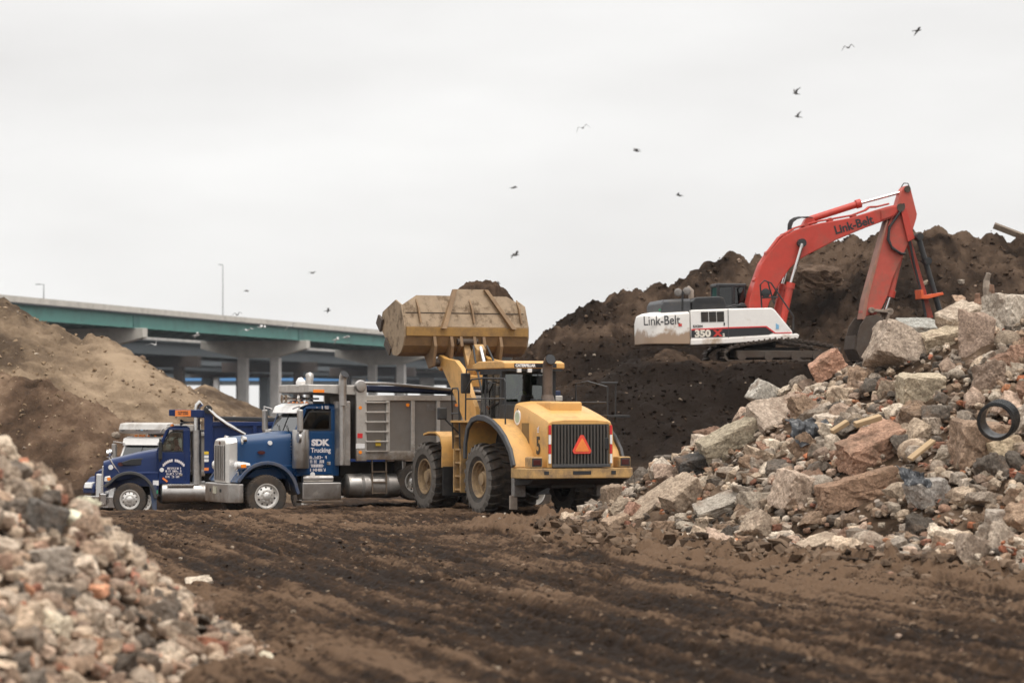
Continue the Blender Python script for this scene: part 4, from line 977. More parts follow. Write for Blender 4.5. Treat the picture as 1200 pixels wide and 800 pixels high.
rail([(.4, -1.42, 2.44), (.4, -1.42, 3.4), (-.35, -1.42, 3.45), (-1.5, -1.42, 3.3), (-1.5, -1.42, 2.4)]); rail([(.4, -1.42, 2.9), (-1.5, -1.42, 2.9)])
rail([(-1.9, -1.44, 2.4), (-1.9, -1.46, 3.35), (-2.0, -1.46, 3.4), (-2.0, -1.0, 3.4)]); MB().box(-2.15, -1.6, -1.75, -1.1, 2.52, 2.58).build('engine_step', M_BLK, ld, .01)
def mirror(p, w_, h_, elbow, base):
    mm = MB().box(p[0] - .05, p[0] + .05, p[1] - w_, p[1] + w_, p[2] - h_, p[2] + h_).build('mirror', M_BLK, ld, .03)
    MB().tube([p, elbow, base], .022, 7).build('mirror_arm', M_BLK, mm, 0, True)
mirror((1.66, 1.86, 2.62), .13, .16, (1.66, 1.8, 2.5), (1.6, 1.4, 2.1))
mirror((2.1, 1.0, 3.42), .13, .27, (2.05, 1.0, 3.78), (1.5, .75, 3.76))
mirror((2.1, -1.05, 3.4), .13, .27, (2.05, -1.0, 3.78), (1.5, -.75, 3.76))
# lift arms, linkage
AO = [(4.78, 4.12), (4.78, 3.88), (4.6, 3.78), (4.42, 3.86), (4.1, 3.58), (3.65, 3.18), (3.2, 2.72), (2.7, 2.2), (2.3, 2.12), (2.05, 2.45), (2.15, 2.8), (2.6, 3.35), (3.1, 3.85), (3.5, 4.05), (4.2, 4.12), (4.62, 4.22)]
for s in (1, -1): MB().prism(AO, 'y', s * .58, s * .72).build('lift_arm', M_YEL, ld, .02)
MB().cyl((3.55, -.6, 3.5), (3.55, .6, 3.5), .16).box(3.3, 3.8, -.58, .58, 3.35, 3.62).build('cross_tube', M_YEL, ld, 0, True)
bc = MB().prism([(3.35, 4.35), (3.55, 4.5), (3.85, 4.2), (4.05, 3.75), (3.95, 3.55), (3.7, 3.5), (3.5, 3.75)], 'y', -.14, .14).build('tilt_lever', M_YELD, ld, .03)
MB().bar((3.98, .0, 3.66), (4.5, .0, 4.55), .2, .14).cyl((4.5, -.2, 4.55), (4.5, .2, 4.55), .09).cyl((3.98, -.2, 3.66), (3.98, .2, 3.66), .1).build('tilt_link', M_YELD, ld, .02)
MB().cyl((2.5, 0, 2.6), (3.0, 0, 3.7), .12).build('tilt_cylinder', M_YEL, ld, 0, True); MB().cyl((3.0, 0, 3.7), (3.42, 0, 4.4), .055).build('cylinder_rod', M_CHR, ld, 0, True)
for s in (1, -1):
    MB().cyl((2.6, s * .5, 1.2), (3.0, s * .5, 2.3), .11).build('lift_cylinder', M_YEL, ld, 0, True); MB().cyl((3.0, s * .5, 2.3), (3.35, s * .5, 3.15), .055).build('cylinder_rod', M_CHR, ld, 0, True)
    rail([(2.35, s * .3, 2.7), (2.8, s * .3, 3.5), (3.2, s * .26, 4.1), (3.45, s * .2, 4.45)], .03, 'hydraulic_hose')
# bucket
BW = 1.80
PF = [(4.70, 5.84), (4.33, 4.98), (4.33, 4.70), (4.42, 4.46), (4.62, 4.27), (4.9, 4.18), (5.2, 4.22), (6.16, 5.03)]
bk = MB()
th = .06
inn = [(x + .05, z + .05 if k > 3 else z) for k, (x, z) in enumerate(PF)]
for k in range(len(PF) - 1):
    a, b = PF[k], PF[k + 1]; ai, bi = inn[k], inn[k + 1]
    if k == 0:
        yy = BW
        bk.hexa([(a[0], -1.35, a[1]), (a[0], 1.35, a[1]), (ai[0], 1.35, ai[1]), (ai[0], -1.35, ai[1]), (b[0], -BW, b[1]), (b[0], BW, b[1]), (bi[0], BW, bi[1]), (bi[0], -BW, bi[1])])
        for s in (1, -1):
            c1 = (4.585, s * BW, 5.57); e1 = (4.635, s * BW, 5.57)
            bk.hexa([(a[0], s * 1.34, a[1]), c1, e1, (ai[0], s * 1.34, ai[1]), (b[0], s * 1.79, b[1]), (b[0], s * BW, b[1]), (bi[0], s * BW, bi[1]), (bi[0], s * 1.79, bi[1])])
    else:
        bk.hexa([(a[0], -BW, a[1]), (a[0], BW, a[1]), (ai[0], BW, ai[1]), (ai[0], -BW, ai[1]), (b[0], -BW, b[1]), (b[0], BW, b[1]), (bi[0], BW, bi[1]), (bi[0], -BW, bi[1])])
MB().box(4.475, 4.50, -1.75, 1.75, 5.345, 5.37).build('weld_seam', M_IRON, ld)
bo = bk.build('bucket', M_BKT, ld); bo.data.materials.append(M_BKTL)
for p in bo.data.polygons:
    if p.center.z > 5.0 and p.center.x < 4.75: p.material_index = 1  # upper back takes the lit tone, lower shell keeps the shaded one
SP = [(4.585, 5.57), (4.33, 4.98), (4.33, 4.70), (4.42, 4.46), (4.62, 4.27), (4.9, 4.18), (5.2, 4.22), (6.16, 5.03), (5.95, 5.42), (5.0, 5.72)]
for s in (1, -1): MB().prism(SP, 'y', s * BW, s * (BW + .05)).build('side_plate', M_BKTL, bo, .01)
for s in (1, -1): MB().prism([(6.0, 4.86), (6.3, 5.12), (6.12, 5.35), (5.82, 5.2)], 'y', s * (BW + .051), s * (BW + .12)).prism([(5.35, 4.2), (5.75, 4.5), (5.62, 4.72), (5.25, 4.4)], 'y', s * (BW + .051), s * (BW + .1)).build('corner_tooth', M_IRON, bo, .015)
ed = MB().bar((6.1, -BW, 4.97), (6.1, BW, 4.97), .3, .06, up=(-.6, 0, .75)); ed.build('cutting_edge', M_IRON, bo)
MB().hexa([(4.71, -.95, 5.80), (4.71, .35, 5.80), (4.75, .35, 5.80), (4.75, -.95, 5.80), (4.80, -.7, 6.03), (4.80, .18, 6.03), (4.84, .18, 6.03), (4.84, -.7, 6.03)]).build('spill_guard', M_BKTL, bo)
rb_ = MB()
for (y0, z0, y1, z1) in ((.2, 6.02, .75, 4.92), (-.72, 6.02, -1.33, 4.92)):
    rb_.hexa([(4.68, y0 - .06, z0), (4.68, y0 + .06, z0), (4.84, y0 + .04, z0), (4.84, y0 - .04, z0), (4.14, y1 - .05, z1), (4.14, y1 + .05, z1), (4.36, y1 + .05, z1), (4.36, y1 - .05, z1)][:4][::-1] + [(4.13, y1 - .07, z1), (4.13, y1 + .07, z1), (4.36, y1 + .07, z1), (4.36, y1 - .07, z1)][::-1])
for y0 in (1.38, -.2, -1.62): rb_.prism([(4.66, 5.75), (4.36, 5.08), (4.28, 5.08), (4.44, 5.5)], 'y', y0 - .025, y0 + .025)
rb_.build('stiffener', M_BKT, bo, .008)
MB().box(4.28, 4.335, -BW, BW, 4.72, 4.96).build('wear_band', mat('worn_yellow_band', (.30, .165, .042), .6, dirt=(.12, .075, .042), dscale=1.2, dlo=.45, dhi=.7), bo, .01)
for y0 in (.98, .48, .2, -.2, -.48, -.98):
    big_ = abs(abs(y0) - .73) < .3
    MB().prism([(4.30, 4.75), (4.2, 4.45), (4.35, 3.9) if big_ else (4.4, 4.3), (4.65, 3.85) if big_ else (4.62, 4.24), (4.95, 4.19)], 'y', y0 - .045, y0 + .045).build('hinge_plate', M_BKT, bo, .012)
for y0 in (.66, -.66): MB().cyl((4.6, y0 - .3, 4.0), (4.6, y0 + .3, 4.0), .1).build('hinge_pin', M_IRON, bo, 0, True)
MB().cyl((4.33, -.3, 4.58), (4.33, .3, 4.58), .08).build('hinge_pin', M_IRON, bo, 0, True)
# soil in the bucket: a thing of its own, resting inside
gx_, gy_ = np.meshgrid(np.linspace(4.73, 6.05, 70), np.linspace(-1.76, 1.76, 110))
zz = 5.44 + .80 * np.exp(-((gx_ - 5.25) / .62) ** 2) * np.exp(-np.abs((gy_ + .72) / .68) ** 2.4) + .42 * np.exp(-((gy_ + 1.4) / .4) ** 2) * np.exp(-((gx_ - 5.2) / .6) ** 2) + .2 * np.exp(-((gx_ - 5.25) / .6) ** 2) * np.exp(-((gy_ + .1) / .3) ** 2)
zz = zz - .25 * sst(.3, 1.7, gy_) + .09 * fbm(gx_ * 4, gy_ * 4, 5, 900, .6) - .5 * sst(5.4, 6.05, gx_)
zz = np.where(gx_ < 4.9, np.minimum(zz, 5.8 - .1), zz)
hs = npmesh('soil_load', np.stack([gx_, gy_, zz], -1).reshape(-1, 3), grid_faces(*gx_.shape), M_SOILB, col=np.full((gx_.size, 3), .5), smooth=True)
hs.location = ld.location; hs.rotation_euler = ld.rotation_euler
tag(hs, 'heap of dark brown soil piled in the raised loader bucket', 'soil load')
def onto(root, p): return root.matrix_basis @ Vector(p) if False else Matrix.Translation(root.location) @ root.rotation_euler.to_matrix().to_4x4() @ Vector(p)
seated_person(onto(ld, (.72, 0, 2.78)), ld.rotation_euler.z, 'operator in yellow vest sitting inside the loader cab', M_HIV, M_DARKS, hat=M_DARKS)
# ================================================================== DUMP TRUCKS
def wheel_mesh(Rr, wd, s, dual=False, front=True):
    """returns (tyre, rim) objects at the origin, outer face towards s*y"""
    h = wd / 2
    tb = MB().lathe([(.58 * Rr, -h * .9), (.75 * Rr, -h), (.93 * Rr, -h * .97), (.985 * Rr, -h * .75), (Rr, -h * .3), (Rr, h * .3), (.985 * Rr, h * .75), (.93 * Rr, h * .97), (.75 * Rr, h), (.58 * Rr, h * .9)], (0, 0, 0), 'y', 44, cap=False)
    n = 40
    for k in range(n):
        for sd_ in (-1, 1):
            a = 2 * math.pi * (k + .5 * (sd_ > 0)) / n
            sec = []
            for t, rr in ((.12, 1.0), (.62, .992), (.93, .955)):
                sec.append([(r_ * Rr * math.cos(a + q), sd_ * h * t, r_ * Rr * math.sin(a + q)) for q, r_ in ((-.04, rr - .02), (.04, rr - .02), (.035, rr + .022), (-.035, rr + .022))])
            tb.loft(sec)
    ty = tb.build('tyre', M_TYR, None, 0, True)
    R_ = Rr * .585
    if front: prof = [(R_, .86 * h), (R_ * 1.03, .98 * h), (R_ * .95, .98 * h), (R_ * .9, .7 * h), (R_ * .82, .66 * h), (R_ * .56, .92 * h), (R_ * .5, .95 * h), (R_ * .34, .95 * h), (R_ * .32, 1.2 * h), (R_ * .24, 1.3 * h), (0, 1.32 * h)]
    else: prof = [(R_, .86 * h), (R_ * 1.03, .98 * h), (R_ * .95, .98 * h), (R_ * .88, .2 * h), (R_ * .8, -.2 * h), (R_ * .5, -.3 * h), (R_ * .46, .1 * h), (R_ * .3, .3 * h), (0, .34 * h)]
    rm = MB().lathe([(r, t * s) for r, t in prof], (0, 0, 0), 'y', 36, cap=False)
    bolt_ring(rm, (0, 0, 0), R_ * .44, 10, .02, s * (.9 * h if front else -.1 * h), s * (1.12 * h if front else .2 * h))
    ro = rm.build('rim', M_CHRW, None, 0, True)
    hb = bolt_ring(MB(), (0, 0, 0), R_ * .7, 10, R_ * .085, s * (.70 * h if front else -.3 * h), s * (.84 * h if front else -.18 * h)).build('hand_holes', M_UNDR, None)
    hb.parent = ro
    return ty, ro, hb
WPROTO = {}
def truck_wheel(t, x, y, z, Rr, wd, s, front=True):
    k = (Rr, wd, s, front)
    w_ = empty('wheel', (x, y, z)); w_.parent = t
    w_.rotation_euler = (0, random.uniform(0, 6), 0)
    if k not in WPROTO:
        WPROTO[k] = wheel_mesh(Rr, wd, s, front=front); ty, ro, hb = WPROTO[k]
    else:
        ty, ro, hb = [q.copy() for q in WPROTO[k]]
        for q in (ty, ro, hb): COL.objects.link(q)
        hb.parent = ro
    ty.parent = w_; ro.parent = w_
    return w_
def arc_pts(cx, cz, r, a0, a1, n): return [(cx + r * math.cos(R(a0 + (a1 - a0) * k / n)), cz + r * math.sin(R(a0 + (a1 - a0) * k / n))) for k in range(n + 1)]
def letter_rows(name, mtx, rows, w_, h_, m, parent, seed=1):
    """rows of lettering too small to read in the photograph"""
    r = random.Random(seed); mb = MB(); n = len(rows); y = h_ / 2
    for k, (a, b) in enumerate(rows):
        rh = h_ / n * .72; x = a * w_ - w_ / 2
        while x < b * w_ - w_ / 2 - .01:
            ww = r.uniform(.35, .75) * rh
            if r.random() < .88:
                t_ = rh * .22
                if r.random() < .5: mb.box(x, x + t_, y - rh, y, 0, .004)
                if r.random() < .6: mb.box(x, x + ww * .8, y - t_, y - .001, 0.0005, .0045)
                if r.random() < .6: mb.box(x, x + ww * .8, y - rh + .001, y - rh + t_, 0.0005, .0045)
                if r.random() < .6: mb.box(x + ww * .8 - t_, x + ww * .8, y - rh, y, 0.001, .005)
                if r.random() < .5: mb.box(x, x + ww * .8, y - rh / 2 - t_ / 2, y - rh / 2 + t_ / 2, 0.0005, .0048)
            x += ww
        y -= h_ / n
    o = mb.build(name, m, parent); o.matrix_local = mtx; return o
SIDE = lambda x, z, y: face_mtx((x, y, z), (-1, 0, 0), (0, 0, 1))

def hood_sec(x, hw, z0, z1, r):
    return [(x, hw * 1.0, z0), (x, hw * 1.0, z1 - r), (x, hw - r * .12, z1 - r * .5), (x, hw - r * .4, z1 - r * .14), (x, hw - r, z1), (x, hw * .4, z1 + .03), (x, -hw * .4, z1 + .03), (x, -hw + r, z1), (x, -hw + r * .4, z1 - r * .14), (x, -hw + r * .12, z1 - r * .5), (x, -hw, z1 - r), (x, -hw, z0)]
def cab(t, paint, xa, xr, hw, zb, zroof, zwin, lean, visor, name='cab', glass=None):
    """xa: foot of the windscreen, xr: rear wall"""
    c = MB(); zt = zroof - .1; xt = xa - lean
    # lower body, roof, posts: window openings stay open
    c.box(xr, xa - .02, -hw, hw, zb, zb + .1).box(xr, xa - .02, hw - .06, hw, zb + .1, zwin).box(xr, xa - .02, -hw, -hw + .06, zb + .1, zwin).box(xa - .22, xa - .02, -hw + .06, hw - .06, zb + .1, zwin).box(xr, xr + .05, -hw + .06, hw - .06, zb + .1, zwin)
    c.loft([[(xr, -hw + .03, zt), (xt + .02, -hw + .03, zt), (xt + .02, hw - .03, zt), (xr, hw - .03, zt)], [(xr + .02, -hw + .06, zt + .08), (xt - .05, -hw + .06, zt + .08), (xt - .05, hw - .06, zt + .08), (xr + .02, hw - .06, zt + .08)], [(xr + .12, -hw + .2, zroof + .03), (xt - .25, -hw + .2, zroof + .03), (xt - .25, hw - .2, zroof + .03), (xr + .12, hw - .2, zroof + .03)]])
    for s in (1, -1):
        c.bar((xa - .06, s * (hw - .05), zwin), (xt - .02, s * (hw - .07), zt), .09, .09)
        c.box(xr, xr + .22, s * hw - (.06 if s > 0 else 0), s * hw + (0 if s > 0 else .06), zwin, zt + .01)
    c.box(xr, xr + .05, -hw, hw, zwin, zwin + .12).box(xr, xr + .05, -hw + .05, hw - .05, zt - .12, zt)
    co = c.build(name, paint, t, .02)
    for s in (1, -1):
        d = MB().prism([(xa - .1, zb + .04), (xa - .1, zwin - .03), (xr + .18, zwin - .03), (xr + .18, zb + .04)], 'y', s * (hw + .004), s * (hw + .022)).build('door', paint, co, .008)
        MB().box(xr + .24, xr + .34, s * (hw + .022) - .004, s * (hw + .022) + .018, zb + .28, zb + .36).build('door_handle', M_CHR, d, .005)
        wf = MB(); P = [(xa - .12, zwin + .03), (xt - .12, zt - .07), (xr + .24, zt - .07), (xr + .24, zwin + .03)]
        for a, b in zip(P, P[1:] + P[:1]): wf.bar((a[0], s * (hw - .01), a[1]), (b[0], s * (hw - .01), b[1]), .035, .035, up=(0, 1, 0))
        wf.build('window_frame', M_BLK, d)
        MB().prism(P, 'y', s * (hw - .035), s * (hw - .028)).build('window', glass or M_GLD, d)
    ws = MB().hexa([(xa - .03, -hw + .1, zwin), (xa - .015, -hw + .1, zwin), (xa - .015, hw - .1, zwin), (xa - .03, hw - .1, zwin), (xt + .0, -hw + .12, zt), (xt + .015, -hw + .12, zt), (xt + .015, hw - .12, zt), (xt, hw - .12, zt)]).build('windscreen', M_GLS, co)
    MB().bar((xa - .015, 0, zwin), (xt + .02, 0, zt), .03, .02).bar((xa + .0, .5, zwin - .01), (xa - .05, .12, zwin + .16), .012, .012).bar((xa + .0, -.2, zwin - .01), (xa - .05, -.55, zwin + .16), .012, .012).build('wiper_and_divider', M_BLK, ws)
    v = MB().loft([[(xt - .1, -hw + .02, zt + .12), (xt - .1, hw - .02, zt + .12), (xt - .1, hw - .02, zt + .15), (xt - .1, -hw + .02, zt + .15)], [(xt + .12, -hw + .0, zt + .04), (xt + .12, hw - .0, zt + .04), (xt + .12, hw - .0, zt + .07), (xt + .12, -hw + .0, zt + .07)], [(xt + .2, -hw + .05, zt - visor), (xt + .2, hw - .05, zt - visor), (xt + .215, hw - .05, zt - visor + .02), (xt + .215, -hw + .05, zt - visor + .02)]]).build('sun_visor', M_WHITE, co, .01)
    MB().box(xr + .06, xr + .14, -.75, -.3, zwin - .45, zwin + .35).box(xr + .06, xr + .14, .3, .75, zwin - .45, zwin + .25).box(xr + .08, xr + .6, -.8, .8, zwin - .6, zwin - .42).build('seat_bench', M_BLK, co, .04)
    for k, y in enumerate((-.7, -.35, 0, .35, .7)): MB().lathe([(.05, 0), (.05, .03), (.03, .06), (0, .065)], (xt - .16, y, zroof + .03 - (0 if abs(y) < .5 else .015)), 'z', 10).build('marker_lamp', M_AMB, co)
    return co, xt, zt
def airhorn(t, x, y, z, ln=.5):
    MB().lathe([(.11, .0), (.1, -.03), (.045, -.12), (.025, -.3), (.025, -ln)], (x, y, z), 'x', 14).build('air_horn', M_CHR, t, 0, True)
def mirror_t(t, x, y, z, hh, m=None):
    s = 1 if y > 0 else -1
    mo = MB().box(x - .06, x + .06, y - .1, y + .1, z - hh, z + hh).build('mirror', m or M_STL, t, .04)
    MB().tube([(x + .0, y - s * .55, z + hh * 1.05), (x + .02, y, z + hh * 1.25), (x + .02, y, z - hh * 1.15), (x + .0, y - s * .55, z - hh * .9)], .022, 7).build('mirror_arm', M_CHR if m is None else m, mo, 0, True)
def dump_body(t, xf, xb, hw, zf, zt, skin, rib, ribs, shield, zshield, tarp, ztarp):
    b = MB().box(xb, xf, -hw, hw, zf, zf + .08)
    for s in (1, -1): b.box(xb, xf, s * hw - (.05 if s > 0 else 0), s * hw + (0 if s > 0 else .05), zf + .06, zt)
    b.box(xf - .05, xf, -hw + .05, hw - .05, zf + .06, zshield).box(xb, xb + .05, -hw + .05, hw - .05, zf + .06, zt)
    bo_ = b.build('dump_body', skin, t, .01)
    r = MB()
    for s in (1, -1):
        q = lambda d0, d1: (s * (hw + d0), s * (hw + d1)) if s > 0 else (s * (hw + d1), s * (hw + d0))
        y0, y1 = q(.002, .07)
        r.box(xb, xf, y0, y1, zt - .12, zt + .02); r.box(xb, xf, y0, y1, zf - .02, zf + .2)
    ro_ = r.build('rail', rib, bo_, .015)
    for s in (1, -1):
        for x, w_ in ribs:
            y0, y1 = sorted((s * (hw + .003), s * (hw + .075)))
            MB().box(x - w_ / 2, x + w_ / 2, y0, y1, zf + .2, zt - .12).build('rib', rib, bo_, .012)
        y0, y1 = sorted((s * (hw - .02), s * (hw + .08)))
        MB().box(xf - .16, xf + .12, y0, y1, zf - .05, zshield).build('corner_post', rib, bo_, .015)
    sh = MB().prism([(xf, zshield - .26), (xf, zshield), (xf + shield, zshield + .02), (xf + shield, zshield - .18)], 'y', -hw, hw).build('cab_shield', rib, bo_, .02)
    MB().prism([(xb, ztarp - .14), (xf - .2, ztarp - .02), (xf - .2, ztarp + .12), (xb, ztarp)], 'y', -hw + .04, hw - .04).build('tarp', tarp, bo_, .03)
    return bo_
def chassis(t, xr, zc=1.0):
    MB().box(xr, .45, .36, .46, zc - .28, zc).box(xr, .45, -.46, -.36, zc - .28, zc).box(-2.2, .3, -.3, .3, zc - .35, zc + .3).build('chassis', M_UNDR, t)
    MB().box(xr + .3, -2.4, -.5, .5, zc + .0, zc + .35).build('hoist_frame', M_UNDR, t)

# ------------------------------------------------------------------ truck in front: mid-blue long-nose tractor with bare aluminium body
A2 = 203.0
t2 = empty('dump_truck', (-7.12, 78.0, -.23), R(A2), 'mid-blue long-nosed dump truck with unpainted aluminium body beside the loader', 'dump truck', 'dump trucks waiting to be loaded')
chassis(t2, -8.6)
for s in (1, -1):
    truck_wheel(t2, 0, s * 1.04, .53, .53, .31, s, True)
    for x in (-6.1, -7.45): truck_wheel(t2, x, s * .98, .53, .53, .5, s, False)
    truck_wheel(t2, -4.15, s * .98, .86, .48, .42, s, False)
MB().cyl((0, -.95, .53), (0, .95, .53), .08).build('axle', M_UNDR, t2)
for x in (-6.1, -7.45): MB().tube([(x, -.8, .53), (x, -.3, .53), (x, 0, .53), (x, .3, .53), (x, .8, .53)], [.09, .1, .25, .1, .09], 12).build('axle', M_UNDR, t2)
bp = MB().prism([(.62, -1.22), (.74, -1.22), (.95, -1.0), (1.0, 0), (.95, 1.0), (.74, 1.22), (.62, 1.22)], 'z', .36, .84).build('bumper', M_STL, t2, .02)
MB().box(.995, 1.01, -.14, .14, .58, .76).build('number_plate', mat('pale_plate', (.5, .47, .36), .5), bp)
for y in (-.42, .42): MB().box(.96, .99, y - .05, y + .05, .62, .70).build('tow_slot', M_INK, bp)
sh = MB().loft([[(.56, .54, .84), (.56, .54, 1.9), (.56, .44, 2.0), (.56, -.44, 2.0), (.56, -.54, 1.9), (.56, -.54, .84)], [(.78, .54, .84), (.78, .54, 1.86), (.78, .43, 1.97), (.78, -.43, 1.97), (.78, -.54, 1.86), (.78, -.54, .84)], [(.86, .49, .86), (.86, .49, 1.84), (.86, .41, 1.93), (.86, -.41, 1.93), (.86, -.49, 1.84), (.86, -.49, .86)]]).build('radiator_shell', M_CHRW, t2, .025)
MB().box(.85, .866, -.41, .41, .92, 1.80).build('grille', M_INK, sh)
for k in range(6):
    y = -.36 + .72 * k / 5; MB().box(.864, .90, y - .026, y + .026, .92, 1.80).build('grille_bar', M_STL, sh, .008)
MB().cyl((.85, 0, 1.86), (.875, 0, 1.86), .05, n=14).build('badge', M_REDL, sh)
hood = MB().loft([hood_sec(.58, .53, .95, 1.98, .2), hood_sec(0.0, .62, .95, 2.04, .22), hood_sec(-.80, .76, .95, 2.13, .24)]).build('hood', M_BLU2, t2, 0, True)
bdg = MB().cyl((0, -.02, 0), (0, .02, 0), .075, n=18).build('badge', M_REDL, hood); bdg.scale = (1.35, 1, .6); bdg.location = (-.02, .67, 1.62)
MB().cyl((-.25, .62, 1.86), (-.25, .70, 1.86), .055, n=18).build('round_sticker', M_RFW, hood)
rv = MB()
for k in range(12): rv.cyl((-.78, .76, 1.05 + k * .08), (-.78, .80, 1.05 + k * .08), .018, n=6)
rv.build('hinge_rivets', M_CHR, hood)
for s in (1, -1):
    FA = [(.72, .86)] + arc_pts(0, .56, .76, 34, 172, 12) + [(-.80, .55)]
    fo = strip(FA, *sorted((s * .5, s * 1.2)), .045).build('fender', M_BLU2, t2, 0, True)
    strip(FA, *sorted((s * 1.185, s * 1.225)), .09).build('fender_edge', M_FND, fo, .015, True)
    MB().prism([(.0, .95), (.45, 1.0), (.2, 1.2), (-.5, 1.3), (-.92, 1.3), (-.92, .62), (-.72, .62), (-.66, .95)], 'y', *sorted((s * .5, s * .85))).build('fender_skirt', M_BLU2, fo, .03)
    hl = MB().lathe([(.02, -.3), (.09, -.28), (.125, -.1), (.13, .05), (.11, .08)], (.66, s * .93, 1.28), 'x', 16).build('headlight', M_CHR, t2, 0, True)
    MB().lathe([(.11, .0), (.08, .03), (0, .045)], (.74, s * .93, 1.28), 'x', 16).build('lens', M_LENS, hl, 0, True)
    MB().box(.5, .64, s * 1.05 - .02, s * 1.05 + .02, 1.24, 1.33).build('turn_signal', M_AMB, hl, .01)
    MB().tube([(.66, s * .93, 1.2), (.6, s * .8, 1.05)], .04, 8).build('bracket', M_CHR, hl)
    MB().lathe([(.0, -.12), (.09, -.1), (.12, 0), (.05, .02)], (.5, s * .72, 1.93), 'x', 14).build('hood_mirror', M_CHR, t2, 0, True)
    MB().lathe([(.2, 0), (.215, .02), (.215, .92), (.2, .97), (.0, 1.0)], (-1.12, s * 1.12, 1.22), 'z', 22).build('air_cleaner', M_STL, t2, 0, True)
    mirror_t(t2, -1.0, s * 1.42, 2.42, .29)
    mm = MB().cyl((-1.0, s * 1.42, 1.99), (-.94, s * 1.42, 1.99), .13, n=16).build('convex_mirror', M_STL, t2, 0, True)
    # stack in its guard
    g_ = MB().prism([(-2.56, s * .8), (-2.24, s * .8), (-2.2, s * 1.05), (-2.26, s * 1.22), (-2.56, s * 1.22)], 'z', 1.28, 2.92).build('stack_guard', M_STL, t2, .02)
    MB().tube([(-2.32, s * 1.24, 1.3), (-2.32, s * 1.24, 2.95)], .085, 14).build('muffler', M_STL, g_, 0, True)
    MB().tube([(-2.32, s * 1.3, 2.8), (-2.32, s * 1.3, 3.44), (-2.33, s * 1.31, 3.53), (-2.35, s * 1.37, 3.6)], [.1, .1, .105, .115], 18, cap=False).build('stack_pipe', M_STL, g_, 0, True)
    MB().cyl((-2.347, s * 1.36, 3.588), (-2.352, s * 1.376, 3.604), .112, n=18).build('stack_mouth', M_INK, g_)
c2, xt2, zt2 = cab(t2, M_BLU2, -1.0, -2.18, 1.02, 1.02, 2.82, 2.16, .26, .12)
for y in (.55, .18, -.18, -.55): airhorn(c2, -1.25 + (.2 if abs(y) < .3 else 0), y, 2.98, .55)
for c_ in [c for c in t2.children if c.name.startswith('cab')]:
    pass
text('lettering', 'SDK', .21, M_LET, t2, SIDE(-1.66, 1.86, 1.045), .012, 1.15)
text('lettering', 'Trucking', .165, M_LET, t2, SIDE(-1.68, 1.67, 1.045), .004, .9)
letter_rows('lettering', SIDE(-1.60, 1.32, 1.045), [(0, 1), (.03, .9), (.05, .88), (.03, .9)], .44, .42, M_LET, t2, 3)
letter_rows('lettering', SIDE(-1.72, 2.74, 1.0), [(0, 1)], .3, .12, M_LET, t2, 5)
MB().cyl((-1.46, 1.043, 1.06), (-1.46, 1.05, 1.06), .065, n=16).build('round_sticker', M_RFW, t2)
# steps, tanks
bx = MB().box(-2.1, -1.05, .72, 1.16, .42, .86).build('battery_box', M_STL, t2, .03)
MB().cyl((-1.9, 1.0, .95), (-1.1, 1.0, .95), .1, n=14).build('air_tank', M_STL, t2, 0, True)
MB().box(-2.12, -1.02, .76, 1.2, .34, .40).build('step_plate', M_ALU, bx, .01)
for s in (1, -1):
    tk = MB().lathe([(0, -.74), (.24, -.735), (.30, -.70), (.31, -.6), (.31, .6), (.30, .70), (.24, .735), (0, .74)], (-3.02, s * .88, .76), 'x', 26).build('fuel_tank', M_STL, t2, 0, True)
    for x in (-3.35, -2.7): MB().lathe([(.318, -.04), (.318, .04)], (x, s * .88, .76), 'x', 26).build('tank_strap', M_GRY, tk, 0, True)
ls = MB()
for x in (-3.02, -3.4): ls.bar((x, 1.2, .55), (x, 1.16, 1.42), .035)
for z in (.58, .85, 1.12): ls.bar((-3.42, 1.2, z), (-3.0, 1.2, z), .035)
ls.build('step_ladder', M_ALU, t2)
MB().box(-3.95, -3.85, .55, 1.15, .7, 1.4).build('wheel_guard', M_STL, t2, .02)
rb2 = [(x, .1) for x in (-3.42, -4.1, -4.8, -5.5, -6.2, -6.9, -7.6)]
b2_ = dump_body(t2, -2.68, -8.3, 1.20, 1.44, 3.05, M_ALUD, M_ALU, rb2, 1.38, 3.32, M_TARP, 3.2)
lr = MB()
for k in range(6): lr.box(-3.42, -2.8, 1.275, 1.33, 1.62 + k * .25, 1.66 + k * .25)
lr.build('ladder_rungs', M_ALU, b2_, .008)
for p in ((-2.66, 2.75), (-2.66, 1.62), (-3.95, 2.82), (-5.3, 2.82)): MB().cyl((p[0], 1.27, p[1]), (p[0], 1.29, p[1]), .045, n=12).build('side_marker', M_AMB, b2_)
MB().box(-1.72, -1.42, 1.2, 1.215, 3.13, 3.21).build('side_marker', M_AMB, b2_, .01)
MB().box(-2.72, -2.58, 1.283, 1.29, 1.98, 2.1).build('sticker', M_RFR, b2_); MB().box(-2.78, -2.54, 1.283, 1.29, 1.72, 1.84).build('sticker', M_RFW, b2_); MB().box(-3.22, -3.08, 1.25, 1.275, 1.78, 1.92).build('sticker', M_YST, b2_)
MB().box(-5.05, -4.5, 1.205, 1.215, 2.68, 2.84).build('maker_plate', M_GRY, b2_)
MB().tube([(-2.62, 1.26, 3.38), (-3.4, 1.27, 3.36), (-5.0, 1.27, 3.23), (-6.8, 1.27, 3.1), (-8.0, 1.27, 2.98)], .04, 8).build('tarp_arm', M_STL, b2_, 0, True)
MB().lathe([(0, 0), (.14, .02), (.16, .1), (.13, .16), (0, .17)], (-2.66, 1.2, 3.3), 'y', 16).build('arm_hub', M_STL, b2_, 0, True)
MB().tube([(-1.38, .35, 3.3), (-1.38, .35, 3.42), (-1.36, .35, 3.52)], [.12, .13, .05], 14).build('beacon_cover', M_WHITE, b2_, 0, True)

